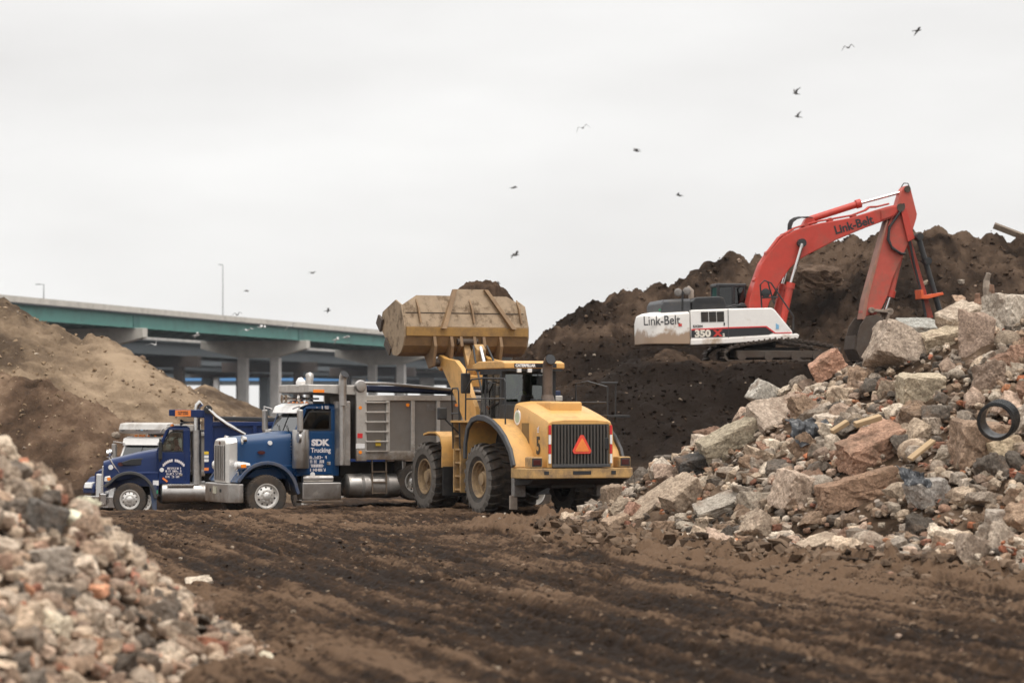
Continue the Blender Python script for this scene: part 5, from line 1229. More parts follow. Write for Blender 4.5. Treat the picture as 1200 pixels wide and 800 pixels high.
# proportions: the cab stands closer to the front axle
bpy.context.view_layer.update()
for o in list(t2.children):
    if o.type == 'EMPTY':
        if o.location.x < -1: o.location.x += .15
        continue
    c_ = [Vector(q) for q in o.bound_box]; mx_ = max(q.x for q in c_) + o.location.x; mz_ = max(q.z for q in c_) + o.location.z
    if mx_ > -.85 or o.name.startswith('chassis'): continue
    o.location.x += .34 if o.name.startswith('stack_guard') else .1 if mz_ < 1.1 else .2
t2.scale = (1.075,) * 3
# ------------------------------------------------------------------ navy truck
def gh0(x, y): return float(h_base(np.array([x]), np.array([y]))[0])
D1 = 95.0
p1 = at(152.5, 600, D1); z1 = gh0(p1.x, p1.y + 1)
t1 = empty('dump_truck', (p1.x - .14, p1.y + 1.2, -.86), R(186), 'navy blue sloped-nose dump truck with driver, behind the mid-blue truck', 'dump truck', 'dump trucks waiting to be loaded')
chassis(t1, -8.4)
for s in (1, -1):
    truck_wheel(t1, 0, s * 1.02, .53, .53, .31, s, True)
    for x in (-5.75, -7.1): truck_wheel(t1, x, s * .98, .56, .53, .5, s, True)
MB().cyl((0, -.95, .53), (0, .95, .53), .08).build('axle', M_UNDR, t1)
for x in (-5.75, -7.1): MB().tube([(x, -.8, .56), (x, -.3, .56), (x, 0, .56), (x, .3, .56), (x, .8, .56)], [.09, .1, .25, .1, .09], 12).build('axle', M_UNDR, t1)
h1 = MB().loft([hood_sec(.86, .56, .75, 1.72, .14), hood_sec(.5, .72, .9, 1.83, .2), hood_sec(-.2, .86, .95, 2.0, .24), hood_sec(-.86, .96, .95, 2.13, .26)]).build('hood', M_BLU1, t1, 0, True)
MB().loft([[(.84, .5, .6), (.84, .5, 1.62), (.84, -.5, 1.62), (.84, -.5, .6)], [(.95, .46, .62), (.91, .46, 1.6), (.91, -.46, 1.6), (.95, -.46, .62)]]).build('radiator_shell', M_CHR, t1, .04)
MB().prism([(-.35, 1.62), (.2, 1.62), (.28, 1.72), (-.05, 1.83), (-.5, 1.86)], 'y', .80, .885).build('hood_vent', M_INK, h1, .02)
bdg = MB().cyl((0, -.03, 0), (0, .03, 0), .1, n=18).build('badge', M_REDL, h1); bdg.scale = (1, 1, .6); bdg.location = (.3, .80, 1.66)
MB().cyl((.62, .6, 1.56), (.62, .735, 1.56), .08, n=18).build('round_sticker', M_RFW, h1)
MB().prism([(.75, -1.18), (.95, -1.0), (1.02, 0), (.95, 1.0), (.75, 1.18)], 'z', .34, .72).build('bumper', M_CHR, t1, .03)
for s in (1, -1):
    FA = [(.78, .9)] + arc_pts(0, .6, .74, 38, 170, 12) + [(-.78, .55)]
    fo = strip(FA, *sorted((s * .5, s * 1.19)), .07).build('fender', M_BLU1, t1, 0, True)
    strip(FA, *sorted((s * 1.17, s * 1.215)), .1).build('fender_edge', M_DKG, fo, .015, True)
    MB().prism([(.7, .95), (.75, 1.1), (.2, 1.38), (-.5, 1.42), (-.92, 1.42), (-.92, .6), (-.74, .6), (-.66, .98), (-.4, 1.24), (.3, 1.24), (.56, 1.05)], 'y', *sorted((s * .5, s * 1.08))).build('fender_skirt', M_BLU1, fo, .04)
    hl = MB().loft([[(.62, s * .82, 1.08), (.62, s * 1.12, 1.08), (.62, s * 1.12, 1.3), (.62, s * .82, 1.3)], [(.84, s * .74, 1.1), (.82, s * 1.0, 1.1), (.8, s * 1.0, 1.26), (.82, s * .74, 1.26)]]).build('headlight', M_LENS, t1, .03)
    MB().box(.6, .72, s * 1.1, s * 1.135, 1.14, 1.24).build('turn_signal', M_AMB, hl, .01) if s > 0 else MB().box(.6, .72, -1.135, -1.1, 1.14, 1.24).build('turn_signal', M_AMB, hl, .01)
    MB().tube([(.35, s * .85, 1.4), (.55, s * .98, 1.68), (.72, s * 1.0, 1.95)], .025, 7).lathe([(0, -.12), (.12, -.06), (.13, .02), (0, .04)], (.72, s * 1.0, 2.0), 'x', 12).build('hood_mirror', M_CHR, t1, 0, True)
    mirror_t(t1, -.98, s * 1.3, 2.1, .3, M_BLK)
    MB().tube([(-2.14, s * 1.0, .9), (-2.14, s * 1.0, 3.38), (-2.17, s * 1.0, 3.55), (-2.28, s * 1.02, 3.64)], [.1, .1, .1, .11], 16, cap=True).build('exhaust_stack', M_CHR, t1, 0, True)
    MB().tube([(-2.14, s * 1.0, 1.0), (-2.14, s * 1.0, 2.75)], .135, 16).build('stack_shield', M_STL, t1, 0, True)
    tk = MB().lathe([(0, -.80), (.26, -.79), (.33, -.74), (.335, -.6), (.335, .6), (.33, .74), (.26, .79), (0, .80)], (-1.78, s * .86, .74), 'x', 26).build('fuel_tank', M_STL, t1, 0, True)
    MB().box(-2.05, -1.2, s * .86 + (.2 if s > 0 else -.36), s * .86 + (.36 if s > 0 else -.2), .95, 1.02).build('tank_step', M_CHR, tk, .01)
MB().prism([(-.62, 1.0), (-.85, 1.0), (-.86, .1), (-.74, .1)], 'y', .7, 1.15).build('mudflap', M_FND, t1, .01)
c1, xt1, zt1 = cab(t1, M_BLU1, -.82, -1.92, 1.04, 1.0, 2.86, 2.05, .36, .08, glass=M_GLL)
for y in (.5, -.5): airhorn(c1, -1.6, y, 3.0, .5)
letter_rows('lettering', SIDE(-1.40, 1.38, 1.07), [(.05, .95), (0, 1), (.02, .98), (.0, 1)], .52, .36, M_LET, t1, 8)
arcn = MB()
for k in range(13):
    if k == 6: continue
    a = R(140 - 100 * k / 12); c_ = (-1.40 - .42 * math.cos(a), 1.36 + .42 * math.sin(a))
    arcn.box(c_[0] - .028, c_[0] + .028, 1.068, 1.074, c_[1] - .04, c_[1] + .045)
arcn.build('lettering', M_LET, t1)
MB().bar((-1.05, 1.075, 1.22), (-1.2, 1.075, 1.1), .06, .01, up=(0, 1, 0)).build('orange_mark', M_ORG, t1)
MB().cyl((-1.02, 1.065, 1.48), (-1.02, 1.072, 1.48), .07, n=16).build('round_sticker', M_RFW, t1)
MB().box(-.92, -.74, 1.085, 1.092, .98, 1.14).build('sticker', M_RFW, t1); MB().box(-.9, -.68, 1.085, 1.092, .72, .83).build('sticker', M_GRN, t1)
b1_ = dump_body(t1, -2.5, -8.2, 1.2, 1.42, 3.0, M_BLU1, M_BLU1, [(x, .12) for x in (-4.0, -5.2, -6.4, -7.5)], 1.25, 3.4, M_TARPB, 3.08)
MB().box(-1.95, -1.45, 1.2, 1.215, 3.2, 3.4).build('orange_sign', M_ORG, b1_); letter_rows('lettering', SIDE(-1.70, 3.3, 1.216), [(.1, .9), (.1, .9)], .4, .12, M_INK, b1_, 12)
MB().tube([(-2.45, 1.3, 3.5), (-2.75, 1.34, 3.2), (-3.1, 1.34, 2.95), (-3.7, 1.34, 2.62)], .06, 8).build('tarp_arm', M_CHR, b1_, 0, True)
MB().lathe([(0, 0), (.12, .02), (.14, .08), (0, .1)], (-2.5, 1.27, 3.42), 'y', 14).build('arm_hub', M_BLK, b1_, 0, True)
for k, (m_, z) in enumerate(((M_YST, 2.02), (M_RFW, 1.9), (M_RFW, 1.78), (M_ORG, 1.5))): MB().box(-2.52, -2.38, 1.283, 1.29, z - .04, z + .05).build('sticker', m_, b1_)
dm = onto(t1, (-1.62, .5, 1.77)); seated_person(dm, t1.rotation_euler.z, 'driver in maroon shirt and yellow vest inside the navy truck cab', M_HIV, M_SHIRT)

t1.scale = (1.04,) * 3
# ------------------------------------------------------------------ white truck at the back
A3 = 180 + 52
p3 = at(131, 600, 102)
t3 = empty('dump_truck', (p3.x + .2, p3.y + 1.3, -1.15), R(A3), 'white-cabbed dump truck with silver tarp housing, rearmost at the left', 'dump truck', 'dump trucks waiting to be loaded')
chassis(t3, -8.0)
for s in (1, -1):
    truck_wheel(t3, 0, s * 1.02, .53, .53, .31, s, True)
    for x in (-5.6, -6.95): truck_wheel(t3, x, s * .98, .53, .53, .5, s, False)
MB().loft([hood_sec(.8, .6, .75, 1.62, .16), hood_sec(.3, .74, .85, 1.78, .2), hood_sec(-.86, .92, .95, 2.02, .24)]).build('hood', M_BLU1, t3, 0, True)
MB().loft([[(.78, .52, .6), (.78, .52, 1.55), (.78, -.52, 1.55), (.78, -.52, .6)], [(.9, .48, .62), (.86, .48, 1.52), (.86, -.48, 1.52), (.9, -.48, .62)]]).build('radiator_shell', M_CHR, t3, .04)
MB().prism([(.72, -1.18), (.95, -1.0), (1.02, 0), (.95, 1.0), (.72, 1.18)], 'z', .3, .74).build('bumper', M_CHR, t3, .03)
for s in (1, -1):
    FA = [(.76, .85)] + arc_pts(0, .6, .74, 38, 170, 12)
    fo = strip(FA, *sorted((s * .5, s * 1.18)), .08).build('fender', M_BLU1, t3, 0, True)
    MB().prism([(.88, .8), (.86, 1.1), (.5, 1.42), (-.3, 1.5), (-.3, 1.24), (.3, 1.2), (.6, .98)], 'y', *sorted((s * .55, s * 1.16))).build('fender_nose', M_BLU1, fo, .06)
    hl = MB().loft([[(.7, s * .66, 1.0), (.7, s * 1.14, 1.0), (.62, s * 1.14, 1.24), (.7, s * .66, 1.24)], [(.94, s * .66, 1.0), (.9, s * 1.08, 1.0), (.84, s * 1.08, 1.2), (.88, s * .66, 1.2)]]).build('headlight', M_LENS, t3, .03)
    mirror_t(t3, -.95, s * 1.4, 2.3, .3)
    MB().tube([(-2.4, s * 1.0, .9), (-2.4, s * 1.0, 2.9)], .1, 12).build('exhaust_stack', M_CHR, t3, 0, True)
    MB().lathe([(0, -.7), (.3, -.66), (.32, .6), (0, .7)], (-1.8, s * .86, .74), 'x', 20).build('fuel_tank', M_STL, t3, 0, True)
c3, xt3, zt3 = cab(t3, M_WHITE, -.82, -2.1, 1.02, 1.0, 2.82, 2.05, .35, .18)
b3_ = dump_body(t3, -2.6, -7.8, 1.2, 1.42, 3.0, M_ALUD, M_ALU, [(x, .1) for x in (-4.0, -5.2, -6.4)], 1.3, 3.3, M_TARPB, 3.0)
tp = MB().prism([(-1.35, 2.96), (-1.02, 2.98), (-.98, 3.12), (-1.05, 3.34), (-1.4, 3.38)], 'y', -1.22, 1.22).build('tarp_housing', M_ALU, b3_, .04)
fm = lambda y, z: face_mtx((-1.0, y, z), (0, 1, 0), (0.15, 0, 1))
for y, m_ in ((-.26, M_INK), (-.13, M_INK), (.0, M_LBL), (.13, M_INK), (.26, M_INK)):
    q_ = MB().box(-.05, .05, -.07, .07, 0, .012).build('sign', m_, tp); q_.matrix_local = face_mtx((-1.005, y, 3.15), (0, 1, 0), (-.28, 0, 1))
q_ = MB().lathe([(.09, 0), (.12, 0), (.12, .01), (.09, .01)], (0, 0, 0), 'z', 18).build('oval_badge', M_INK, tp); q_.matrix_local = face_mtx((-1.0, -1.0, 3.13), (0, 1, 0), (-.28, 0, 1)) @ Matrix.Diagonal((1.2, .6, 1, 1))
for y in (-.6, -.4, -.2): MB().lathe([(.05, 0), (.05, .05), (0, .07)], (-1.3, y, 2.86), 'z', 10).build('marker_lamp', M_AMB, c3)
# ================================================================== EXCAVATOR on the bench
ES = 32.0; ED = 103.6; EYAW = 10.0
E0 = at(860, 427, ED)
exr = empty('excavator', (E0.x, ED, BZ - .02), R(EYAW), 'red and white crawler excavator on the earth bench with its arm curled down', 'excavator')
KX = 1 / math.cos(R(EYAW))
def ep(px, py): return ((px - 860) / ES * KX, (427 - py) / ES + .02)      # outline point in the machine's own plane
def eo(*pts): return [ep(*p) for p in pts]
NEAR, FAR = -1.5, 1.5
# tracks
for s in (-1, 1):
    y0, y1 = (-1.6, -1.0) if s < 0 else (1.0, 1.6)
    xa, xb = ep(838, 0)[0], ep(972, 0)[0]
    path = [(xa + .1, .12), (xa - .05, .34), (xa + .1, .5), (-.4, .62), (1.2, .86), (1.7, .86), (2.6, .74), (xb - .25, .62), (xb + .02, .42), (xb - .15, .14)]
    tr = MB()
    P = path + [path[0]]
    for a, b in zip(P[:-1], P[1:]): tr.bar((a[0], (y0 + y1) / 2, a[1]), (b[0], (y0 + y1) / 2, b[1]), .5, .06)
    tk_ = tr.build('track', M_IRON, exr)
    sh_ = MB()
    for a, b in zip(P[:-1], P[1:]):
        ln = math.hypot(b[0] - a[0], b[1] - a[1]); n = max(1, int(ln / .19)); d = Vector((b[0] - a[0], 0, b[1] - a[1])).normalized(); nn = Vector((d.z, 0, -d.x))
        if (Vector((a[0], 0, a[1])) - Vector(((xa + xb) / 2, 0, .4))).dot(nn) < 0: nn = -nn
        for k in range(n):
            p = Vector((a[0], 0, a[1])).lerp(Vector((b[0], 0, b[1])), (k + .5) / n) + nn * .05
            sh_.bar((p.x, y0 - .02, p.z), (p.x, y1 + .02, p.z), .15, .05, up=nn); q = p + nn * .045 + d * .05
            sh_.bar((q.x, y0 - .02, q.z), (q.x, y1 + .02, q.z), .03, .05, up=nn)
    so_ = sh_.build('track_shoes', M_IRON, tk_, 0)
    for x in (-.1, .9, 1.9, 2.7): MB().cyl((x, y0 + .05, .3), (x, y1 - .05, .3), .17, n=14).build('roller', M_IRON, tk_, 0, True)
    MB().box(xa + .4, xb - .5, y0 + .12, y1 - .12, .22, .5).build('track_frame', M_IRON, exr, .04)
MB().box(.1, 2.2, -1.0, 1.0, .3, .62).cyl((.9, 0, .6), (.9, 0, .98), .65, n=24).build('undercarriage', M_UNDR, exr, .03)
# house
HY = 1.42
cwt = eo((748.5, 405), (748, 380), (750, 371.5), (757, 368.2), (797, 366), (798, 405))
def rounded_block(pts_fn, name, m): pass
rear = MB()
def ring(y, inset): return [(x + inset if x < -3 else x, y, z + (0 if z < 1.2 else -inset * .25)) for x, z in cwt]
rear.loft([ring(-HY, .38), ring(-HY + .12, .2), ring(-HY + .4, .07), ring(-.7, .0), ring(.7, .0), ring(HY - .4, .07), ring(HY - .12, .2), ring(HY, .38)])
cw_ = rear.build('counterweight', M_CWT, exr, .03, True)
deck = eo((798.6, 403.5), (798.2, 365.8), (842, 364), (893, 362.6), (897, 365.5), (917, 389.5), (917, 394), (842, 399.5))
for s in (-1, 1):
    y0, y1 = sorted((s * .62, s * HY))
    bdy = MB().prism(deck, 'y', y0, y1).build('side_body' , M_WHITE, exr, .045, True, 3)
    if s < 0:
        body_near = bdy
MB().prism(eo((798.6, 404), (798.6, 368), (880, 366), (917, 391), (917, 397)), 'y', -.62, .62).build('deck_core', M_DKG, exr, .02)
sill = MB().prism(eo((798, 406), (798, 399.5), (842, 397.5), (922, 392.2), (925, 394), (923, 398), (842, 404)), 'y', -HY - .05, HY + .05).build('lower_sill', M_WHITEX, exr, .03)
Y0 = -HY - .004
def decal(name, pts, m, d=0, par=None):
    return MB().prism(eo(*pts), 'y', Y0 - .012 - d, Y0 - .002).build(name, m, par or exr)
decal('stripe', [(799, 397.4), (799, 388.6), (842, 386), (886, 384.6), (895, 391.2), (889, 393.6), (842, 396.4)], M_INK)
decal('red_line', [(799, 389.2), (799, 387.6), (842, 385.2), (886.5, 383.6), (897, 391.2), (916, 390.6), (916, 391.8), (896, 392.2), (885.5, 385), (842, 386.8)], M_RFR, .003)
for k in range(3): decal('vent', [(810.5 + k * 9.2, 379.6 - k * .25), (810 + k * 9.2, 368 - k * .25), (818.4 + k * 9.2, 367.7 - k * .25), (818.8 + k * 9.2, 379.3 - k * .25)], M_UNDR, .0)
for x in (842.5,): decal('panel_gap', [(x - .4, 399), (x - 1.2, 364.5), (x - .7, 364.5), (x + .2, 399)], M_DKG, .004)
decal('latch', [(836.5, 383.5), (836.5, 379.8), (838, 379.8), (838, 383.5)], M_INK)
decal('sticker', [(897.5, 387), (897.5, 380.5), (901, 382.5), (901, 387)], M_LBL)
tilt = R(-1.4)
def etext(name, s, px, py, size, m, bold=0, xs=1.0, rot=1.5, y=None, par=None):
    x, z = ep(px, py); r = R(rot)
    return text(name, s, size, m, par or exr, face_mtx((x, (Y0 - .02) if y is None else y, z), (math.cos(r), 0, math.sin(r)), (-math.sin(r), 0, math.cos(r))), bold, xs)
etext('lettering', '350', 812, 393.0, .34, M_LETC, .018, 1.15)
etext('lettering', 'X', 829.5, 392.6, .30, M_LETR, .02, 1.25); etext('lettering', '2', 836.5, 394.4, .14, M_LETC, .01)
etext('lettering', 'EX204', 806.5, 384.4, .115, M_INK, .003, 1.15)
etext('lettering', 'Link-Belt', 764.5, 378.4, .47, M_DKG, .004, .80, 2.5, Y0 - .008)
MB().box(ep(784, 0)[0], ep(788, 0)[0], Y0 - .016, Y0 + .0, ep(0, 384.5)[1], ep(0, 381.5)[1]).build('sticker', M_LETR, exr)
# bonnet, exhaust, mirrors, cab
bn = MB().loft([[(x, -1.2, z0), (x, -1.2, z1 - .08), (x, -1.08, z1), (x, 1.08, z1), (x, 1.2, z1 - .08), (x, 1.2, z0)] for x, z0, z1 in ((ep(766, 0)[0], 1.75, ep(0, 358)[1]), (ep(769, 0)[0], 1.78, ep(0, 353.8)[1]), (ep(800, 0)[0], 1.82, ep(0, 352.2)[1]))]).build('engine_bonnet', M_DKG, exr, .03)
b2n = MB().prism(eo((801, 366), (801, 356), (806, 351), (832, 349.6), (838, 351), (841, 359), (841, 364)), 'y', -1.25, .3).build('bonnet_box', M_BLK, exr, .04)
MB().prism(eo((808, 357), (808, 352.5), (834, 351), (834, 355.6)), 'y', -1.262, -1.245).build('mesh_panel', M_INK, b2n)
MB().tube([(*(lambda q: (q[0], -.5, q[1]))(ep(806, 352)),), (*(lambda q: (q[0], -.5, q[1]))(ep(806, 343)),), (*(lambda q: (q[0], -.5, q[1]))(ep(801, 339)),)], .1, 12).build('exhaust_pipe', M_STEELW, exr, 0, True)
def e3(px, py, y): q = ep(px, py); return (q[0], y, q[1])
MB().tube([e3(790.5, 366, -1.2), e3(790.5, 344, -1.2)], .035, 7).bar(e3(786, 346.5, -1.2), e3(795, 345.5, -1.2), .05).build('mirror_post', M_BLK, exr)
for px, py in ((785.5, 345.5), (795.5, 344)): MB().lathe([(0, -.06), (.12, -.03), (.15, .02), (0, .04)], e3(px, py, -1.2), 'y', 14).build('mirror', M_GRY, exr, 0, True)
for px in (767, 778): MB().cyl(e3(px, 366.6, -1.0), e3(px, 364.4, -1.0), .08, n=10).build('filler_cap', M_GRN, exr)
CY0, CY1 = .38, 1.36
cx0, cx1 = ep(843, 0)[0], ep(891, 0)[0]
cz1 = ep(0, 333.6)[1]
cbx = MB()
for y in (CY0 + .04, CY1 - .04):
    cbx.bar((cx0 + .05, y, 1.9), (cx0 + .05, y, cz1), .1); cbx.bar((cx1 - .35, y, 1.9), (cx1 - .5, y, cz1), .08); cbx.bar((cx0 + .62, y, 1.9), (cx0 + .62, y, cz1), .14, .08)
cbx.box(cx0 - .02, cx1 - .4, CY0, CY1, cz1 - .1, cz1 + .04).box(cx0, cx1 - .3, CY0, CY1, 1.5, 2.2)
cbo = cbx.build('cab', M_BLK, exr, .04)
MB().box(cx0 + .03, cx0 + .045, CY0 + .08, CY1 - .08, 2.2, cz1 - .1).build('rear_window', M_GLS, cbo)
for yy in (CY0 + .02, CY1 - .035): MB().box(cx0 + .1, cx1 - .42, yy, yy + .015, 2.2, cz1 - .1).build('side_window', M_GLD, cbo)
MB().box(cx0 + .5, cx0 + .65, .6, 1.15, 2.1, 2.85).box(cx0 + .5, cx0 + 1.0, .6, 1.15, 2.0, 2.15).build('driver_seat', M_BLK, cbo, .05)
hz = MB()
for k, (a, b) in enumerate((((842, 364), (876, 360)), ((850, 363), (888, 361)), ((858, 365), (880, 358)))): hz.tube([e3(*a, -.2 + .15 * k), e3((a[0] + b[0]) / 2, min(a[1], b[1]) - 1.5, -.2 + .15 * k), e3(*b, -.1 + .1 * k)], .04, 6)
hz.build('hydraulic_hose', M_BLK, exr, 0, True)
# guard rail beside the boom foot
gr_ = MB()
for pts in (((883, 364), (881, 336), (886, 331), (894, 334), (920, 372), (920, 388)), ((883, 351), (902, 350)), ((890, 332), (897, 357))): gr_.tube([e3(*p, -1.2) for p in pts], .03, 7)
gr_.build('guard_rail', M_BLK, exr, 0, True)
MB().lathe([(0, -.06), (.17, -.02), (.17, .03), (0, .06)], e3(887, 345.5, -1.25), 'y', 14).build('mirror', M_BLK, exr, 0, True)
# boom
BOOM = eo((873, 374), (874, 359), (878, 343), (883, 329), (890, 310), (900, 295), (913, 280), (930, 270.6), (945, 265.7), (960, 262), (979, 258.6), (998, 255), (1030, 245), (1045, 240.5), (1052, 239.5), (1055, 243), (1054, 249), (1046, 255), (1030, 261), (1015, 266.5), (998, 273.5), (979, 281.5), (960, 291.5), (945, 299), (932, 306.5), (922, 317), (913, 330), (905, 343), (899, 355), (895, 367), (891, 381), (877, 381))
BY0, BY1 = -.38, .30
boom = MB().prism(BOOM, 'y', BY0, BY1).build('boom', M_RED, exr, .03)
MB().prism([(x, z) for x, z in eo((1031, 246.5), (1045, 242), (1051, 241.5), (1053, 246), (1046, 253), (1032, 258))], 'y', BY0 - .05, BY1 + .05).build('boom_tip', M_RED, boom, .02)
def etube(name, a, b, r, m, y, par, n=14, r2=None): return MB().cyl(e3(*a, y), e3(*b, y), r, r2, n).build(name, m, par, 0, True)
etube('pivot_boss', (936, 285), (936, 285), .1, M_BLK, 0, boom) if False else MB().cyl(e3(936, 286, BY0 - .22), e3(936, 286, BY1 + .22), .16, n=16).build('pivot_boss', M_BLK, boom, 0, True)
for y in (BY0 - .2, BY1 + .2):
    etube('lift_cylinder', (912, 382), (922, 335), .135, M_RED, y, exr); etube('cylinder_collar', (921.2, 339), (922.6, 332.5), .165, M_RED, y, exr); etube('cylinder_rod', (922, 334), (936, 287), .065, M_CHR, y, exr)
etube('arm_cylinder', (948, 258), (1008, 238.4), .125, M_RED, -.04, exr); etube('cylinder_collar', (1005, 239.2), (1010.5, 237.6), .165, M_RED, -.04, exr); etube('cylinder_rod', (1009, 238), (1061, 223.5), .055, M_CHR, -.04, exr)
MB().prism(eo((938, 268), (944, 257), (950, 254.5), (958, 262)), 'y', -.2, .12).build('cylinder_bracket', M_RED, boom, .01)
pp = MB()
for k in range(3): pp.tube([e3(*p, BY0 + .06 + .12 * k) for p in ((875, 367), (880, 342), (887, 318), (897, 298), (911, 279.5), (929, 268.5), (945, 263.3), (960, 259.5), (979, 256), (998, 252.5), (1014, 246.5), (1019, 242.5), (1028, 242), (1042, 238.5))], .035, 6)
pp.build('boom_pipe', M_RED, boom, 0, True)
hh = MB()
for k in range(4): hh.tube([e3(*p, -.3 + .14 * k) for p in ((925, 272), (925.5, 266 - k), (927.5, 261 - k * .8), (932, 257.5 - k * .6), (938, 255.5 - k * .4), (945, 255), (951, 256))], .022, 6)
hh.build('hydraulic_hose', M_BLK, boom, 0, True)
for px, py in ((884, 329), (898, 298), (917, 277), (943, 265), (972, 258.5), (1000, 253.5)): MB().cyl(e3(px, py, -.36), e3(px, py, .0), .09, n=8).build('pipe_clamp', M_RED, boom)
etext('lettering', 'Link-Belt', 999, 264.2, .43, M_INK, .012, .98, 16.5, BY0 - .008, boom)
# the outline letters of the boom carry a pale heart
for o_ in [q for q in boom.children if q.name.startswith('lettering')]: pass
# stick
STICK = eo((1052, 240), (1057, 223), (1061, 217.5), (1065, 216.5), (1068, 219), (1076, 250), (1075, 256), (1066, 284), (1058, 301), (1046, 328), (1040, 348), (1033, 362), (1026, 369), (1020, 368), (1012, 372), (1010, 366), (1014, 352), (1028, 305), (1038, 270), (1044, 256))
stk = MB().prism(STICK, 'y', -.30, .22).build('stick', M_REDD, exr, .025)
MB().prism(eo((1009, 374), (1013, 350), (1039, 259), (1041.5, 257), (1017, 350), (1013.5, 375)), 'y', -.33, .25).build('stick_edge', mat('bare_edge', (.33, .15, .105), .6, dirt=(.24, .17, .12), dscale=2, dlo=.5, dhi=.7), stk, .015)
MB().prism(eo((1055, 246), (1062, 243), (1072, 279), (1064, 283)), 'y', -.42, -.3).build('stick_plate', M_RED, stk, .01)
MB().cyl(e3(1055, 243, -.46), e3(1055, 243, .38), .15, n=16).build('pivot_boss', M_IRON, stk, 0, True); MB().cyl(e3(1064, 221, -.36), e3(1064, 221, .28), .12, n=14).build('pivot_boss', M_IRON, stk, 0, True)
etube('bucket_cylinder', (1058, 296), (1046, 346), .13, M_REDD, -.04, exr); etube('cylinder_collar', (1047.5, 340), (1045.6, 347.5), .18, M_RED, -.04, exr); etube('cylinder_rod', (1046, 346), (1040, 364), .075, M_CHR, -.04, exr)
hk = MB()
for k in range(3): hk.tube([e3(*p, -.42 + .05 * k) for p in ((1056, 246), (1050, 254 + k), (1042, 266), (1039.5 + k, 280), (1045, 291 - k), (1056, 297), (1061, 297))], .045, 7)
hk.build('hydraulic_hose', M_BLK, stk, 0, True)
hk = MB().tube([e3(*p, -.36) for p in ((1059, 238), (1061, 255), (1068, 268))], .045, 7).tube([e3(*p, -.34) for p in ((1066, 280), (1072, 310), (1080, 340), (1086, 370))], .05, 7); hk.build('hydraulic_hose', M_BLK, stk, 0, True)
MB().tube([e3(*p, -.1) for p in ((1059, 218), (1062, 213.5), (1067, 213.8), (1069, 218.5))], .02, 6).build('lamp_wire', M_BLK, stk)
# linkage and bucket
lk = MB()
for y in (-.42, .3): lk.bar(e3(1019, 363.5, y), e3(1044, 365, y), .1, .16, up=(0, 1, 0)).bar(e3(1042, 364, y), e3(1036, 381, y), .1, .14, up=(0, 1, 0))
lk.cyl(e3(1020, 363.5, -.5), e3(1020, 363.5, .4), .11, n=12).cyl(e3(1042, 365, -.5), e3(1042, 365, .4), .13, n=12)
lk.build('bucket_link', M_STEELW, exr, .015)
BK = eo((1010, 372), (1022, 369), (1036, 377), (1036, 384), (1026, 390), (1020, 402), (1012, 420), (1004, 422), (998, 410), (1000, 394), (1003, 382))
bq = MB().prism(BK, 'y', -.78, -.7).prism(BK, 'y', .62, .70)
for a, b in zip(BK[2:9], BK[3:10]): bq.bar((a[0], -.70, a[1]), (a[0], .62, a[1]), .05, .05); bq.hexa([(a[0], -.7, a[1]), (b[0], -.7, b[1]), (b[0], .62, b[1]), (a[0], .62, a[1]), (a[0] - .05, -.7, a[1] + .03), (b[0] - .05, -.7, b[1] + .03), (b[0] - .05, .62, b[1] + .03), (a[0] - .05, .62, a[1] + .03)])
bq.build('digging_bucket', M_IRON, exr, .01)
# thumb: red strut, black ram and orange bracket hanging from the back of the stick
tb_ = MB().bar(e3(1067, 280, -.12), e3(1094, 372, -.12), .14, .2).build('thumb_strut', M_REDD, exr, .015)
th_ = MB().tube([e3(1076, 277, -.42), e3(1104, 371, -.42)], .105, 14).build('thumb_ram', M_BLK, exr, 0, True)
for p in ((1076.5, 277), (1086.5, 305.5)): MB().cyl(e3(*p, -.62), e3(*p, -.2), .135, n=14).build('ram_collar', M_BLK, th_, 0, True)
MB().bar(e3(1080, 306, -.3), e3(1087, 305, -.3), .16, .08).build('ram_clip', M_BLK, th_)
MB().prism(eo((1077, 339), (1080, 340), (1081, 346), (1104, 342), (1105, 345), (1086, 350), (1078, 350)), 'y', -.62, .1).build('orange_bracket', mat('orange_paint', (.68, .11, .03), .45), exr, .015)

# ================================================================== OTHER PIECES ON THE RUBBLE AND THE SLOPE
pr = at(1170, 492, 51.3)
pipe = MB()
ringp = []
for k in range(60):
    x = -.19 + .38 * k / 59; ringp.append((.335 + .018 * (1 if (k // 3) % 2 else -1), x))
for k in range(60):
    x = .19 - .38 * k / 59; ringp.append((.285, x))
pipe.lathe(ringp + [ringp[0]], (0, 0, 0), 'y', 48, cap=False)
po = pipe.build('drain_pipe', mat('black_plastic', (.016, .017, .018), .35, dirt=(.09, .07, .055), dscale=5, dlo=.5, dhi=.8), None)
po.location = pr; po.rotation_euler = (R(10), R(6), R(-24)); tag(po, 'short ring of black corrugated drain pipe lying on the right rubble pile', 'pipe')
def sheet(name, px, py, d, w_, h_, m, label, cat, rz, tx, seed):
    X, Y = np.meshgrid(np.linspace(-w_ / 2, w_ / 2, 40), np.linspace(-h_ / 2, h_ / 2, 30))
    edge = 1 + .25 * fbm(X * 3 + seed, Y * 3, 3, seed)
    X = X * edge; Y = Y * edge; Z = .10 * fbm(X * 2.4, Y * 2.4, 3, seed + 1, .5) + .025 * fbm(X * 8, Y * 3, 2, seed + 2, .5, True)
    V = np.stack([X, Y, Z], -1).reshape(-1, 3)
    o = npmesh(name, V, grid_faces(30, 40), m, smooth=True); o.location = at(px, py, d); o.rotation_euler = (R(tx), 0, R(rz))
    md = o.modifiers.new('thickness', 'SOLIDIFY'); md.thickness = .006
    return tag(o, label, cat)
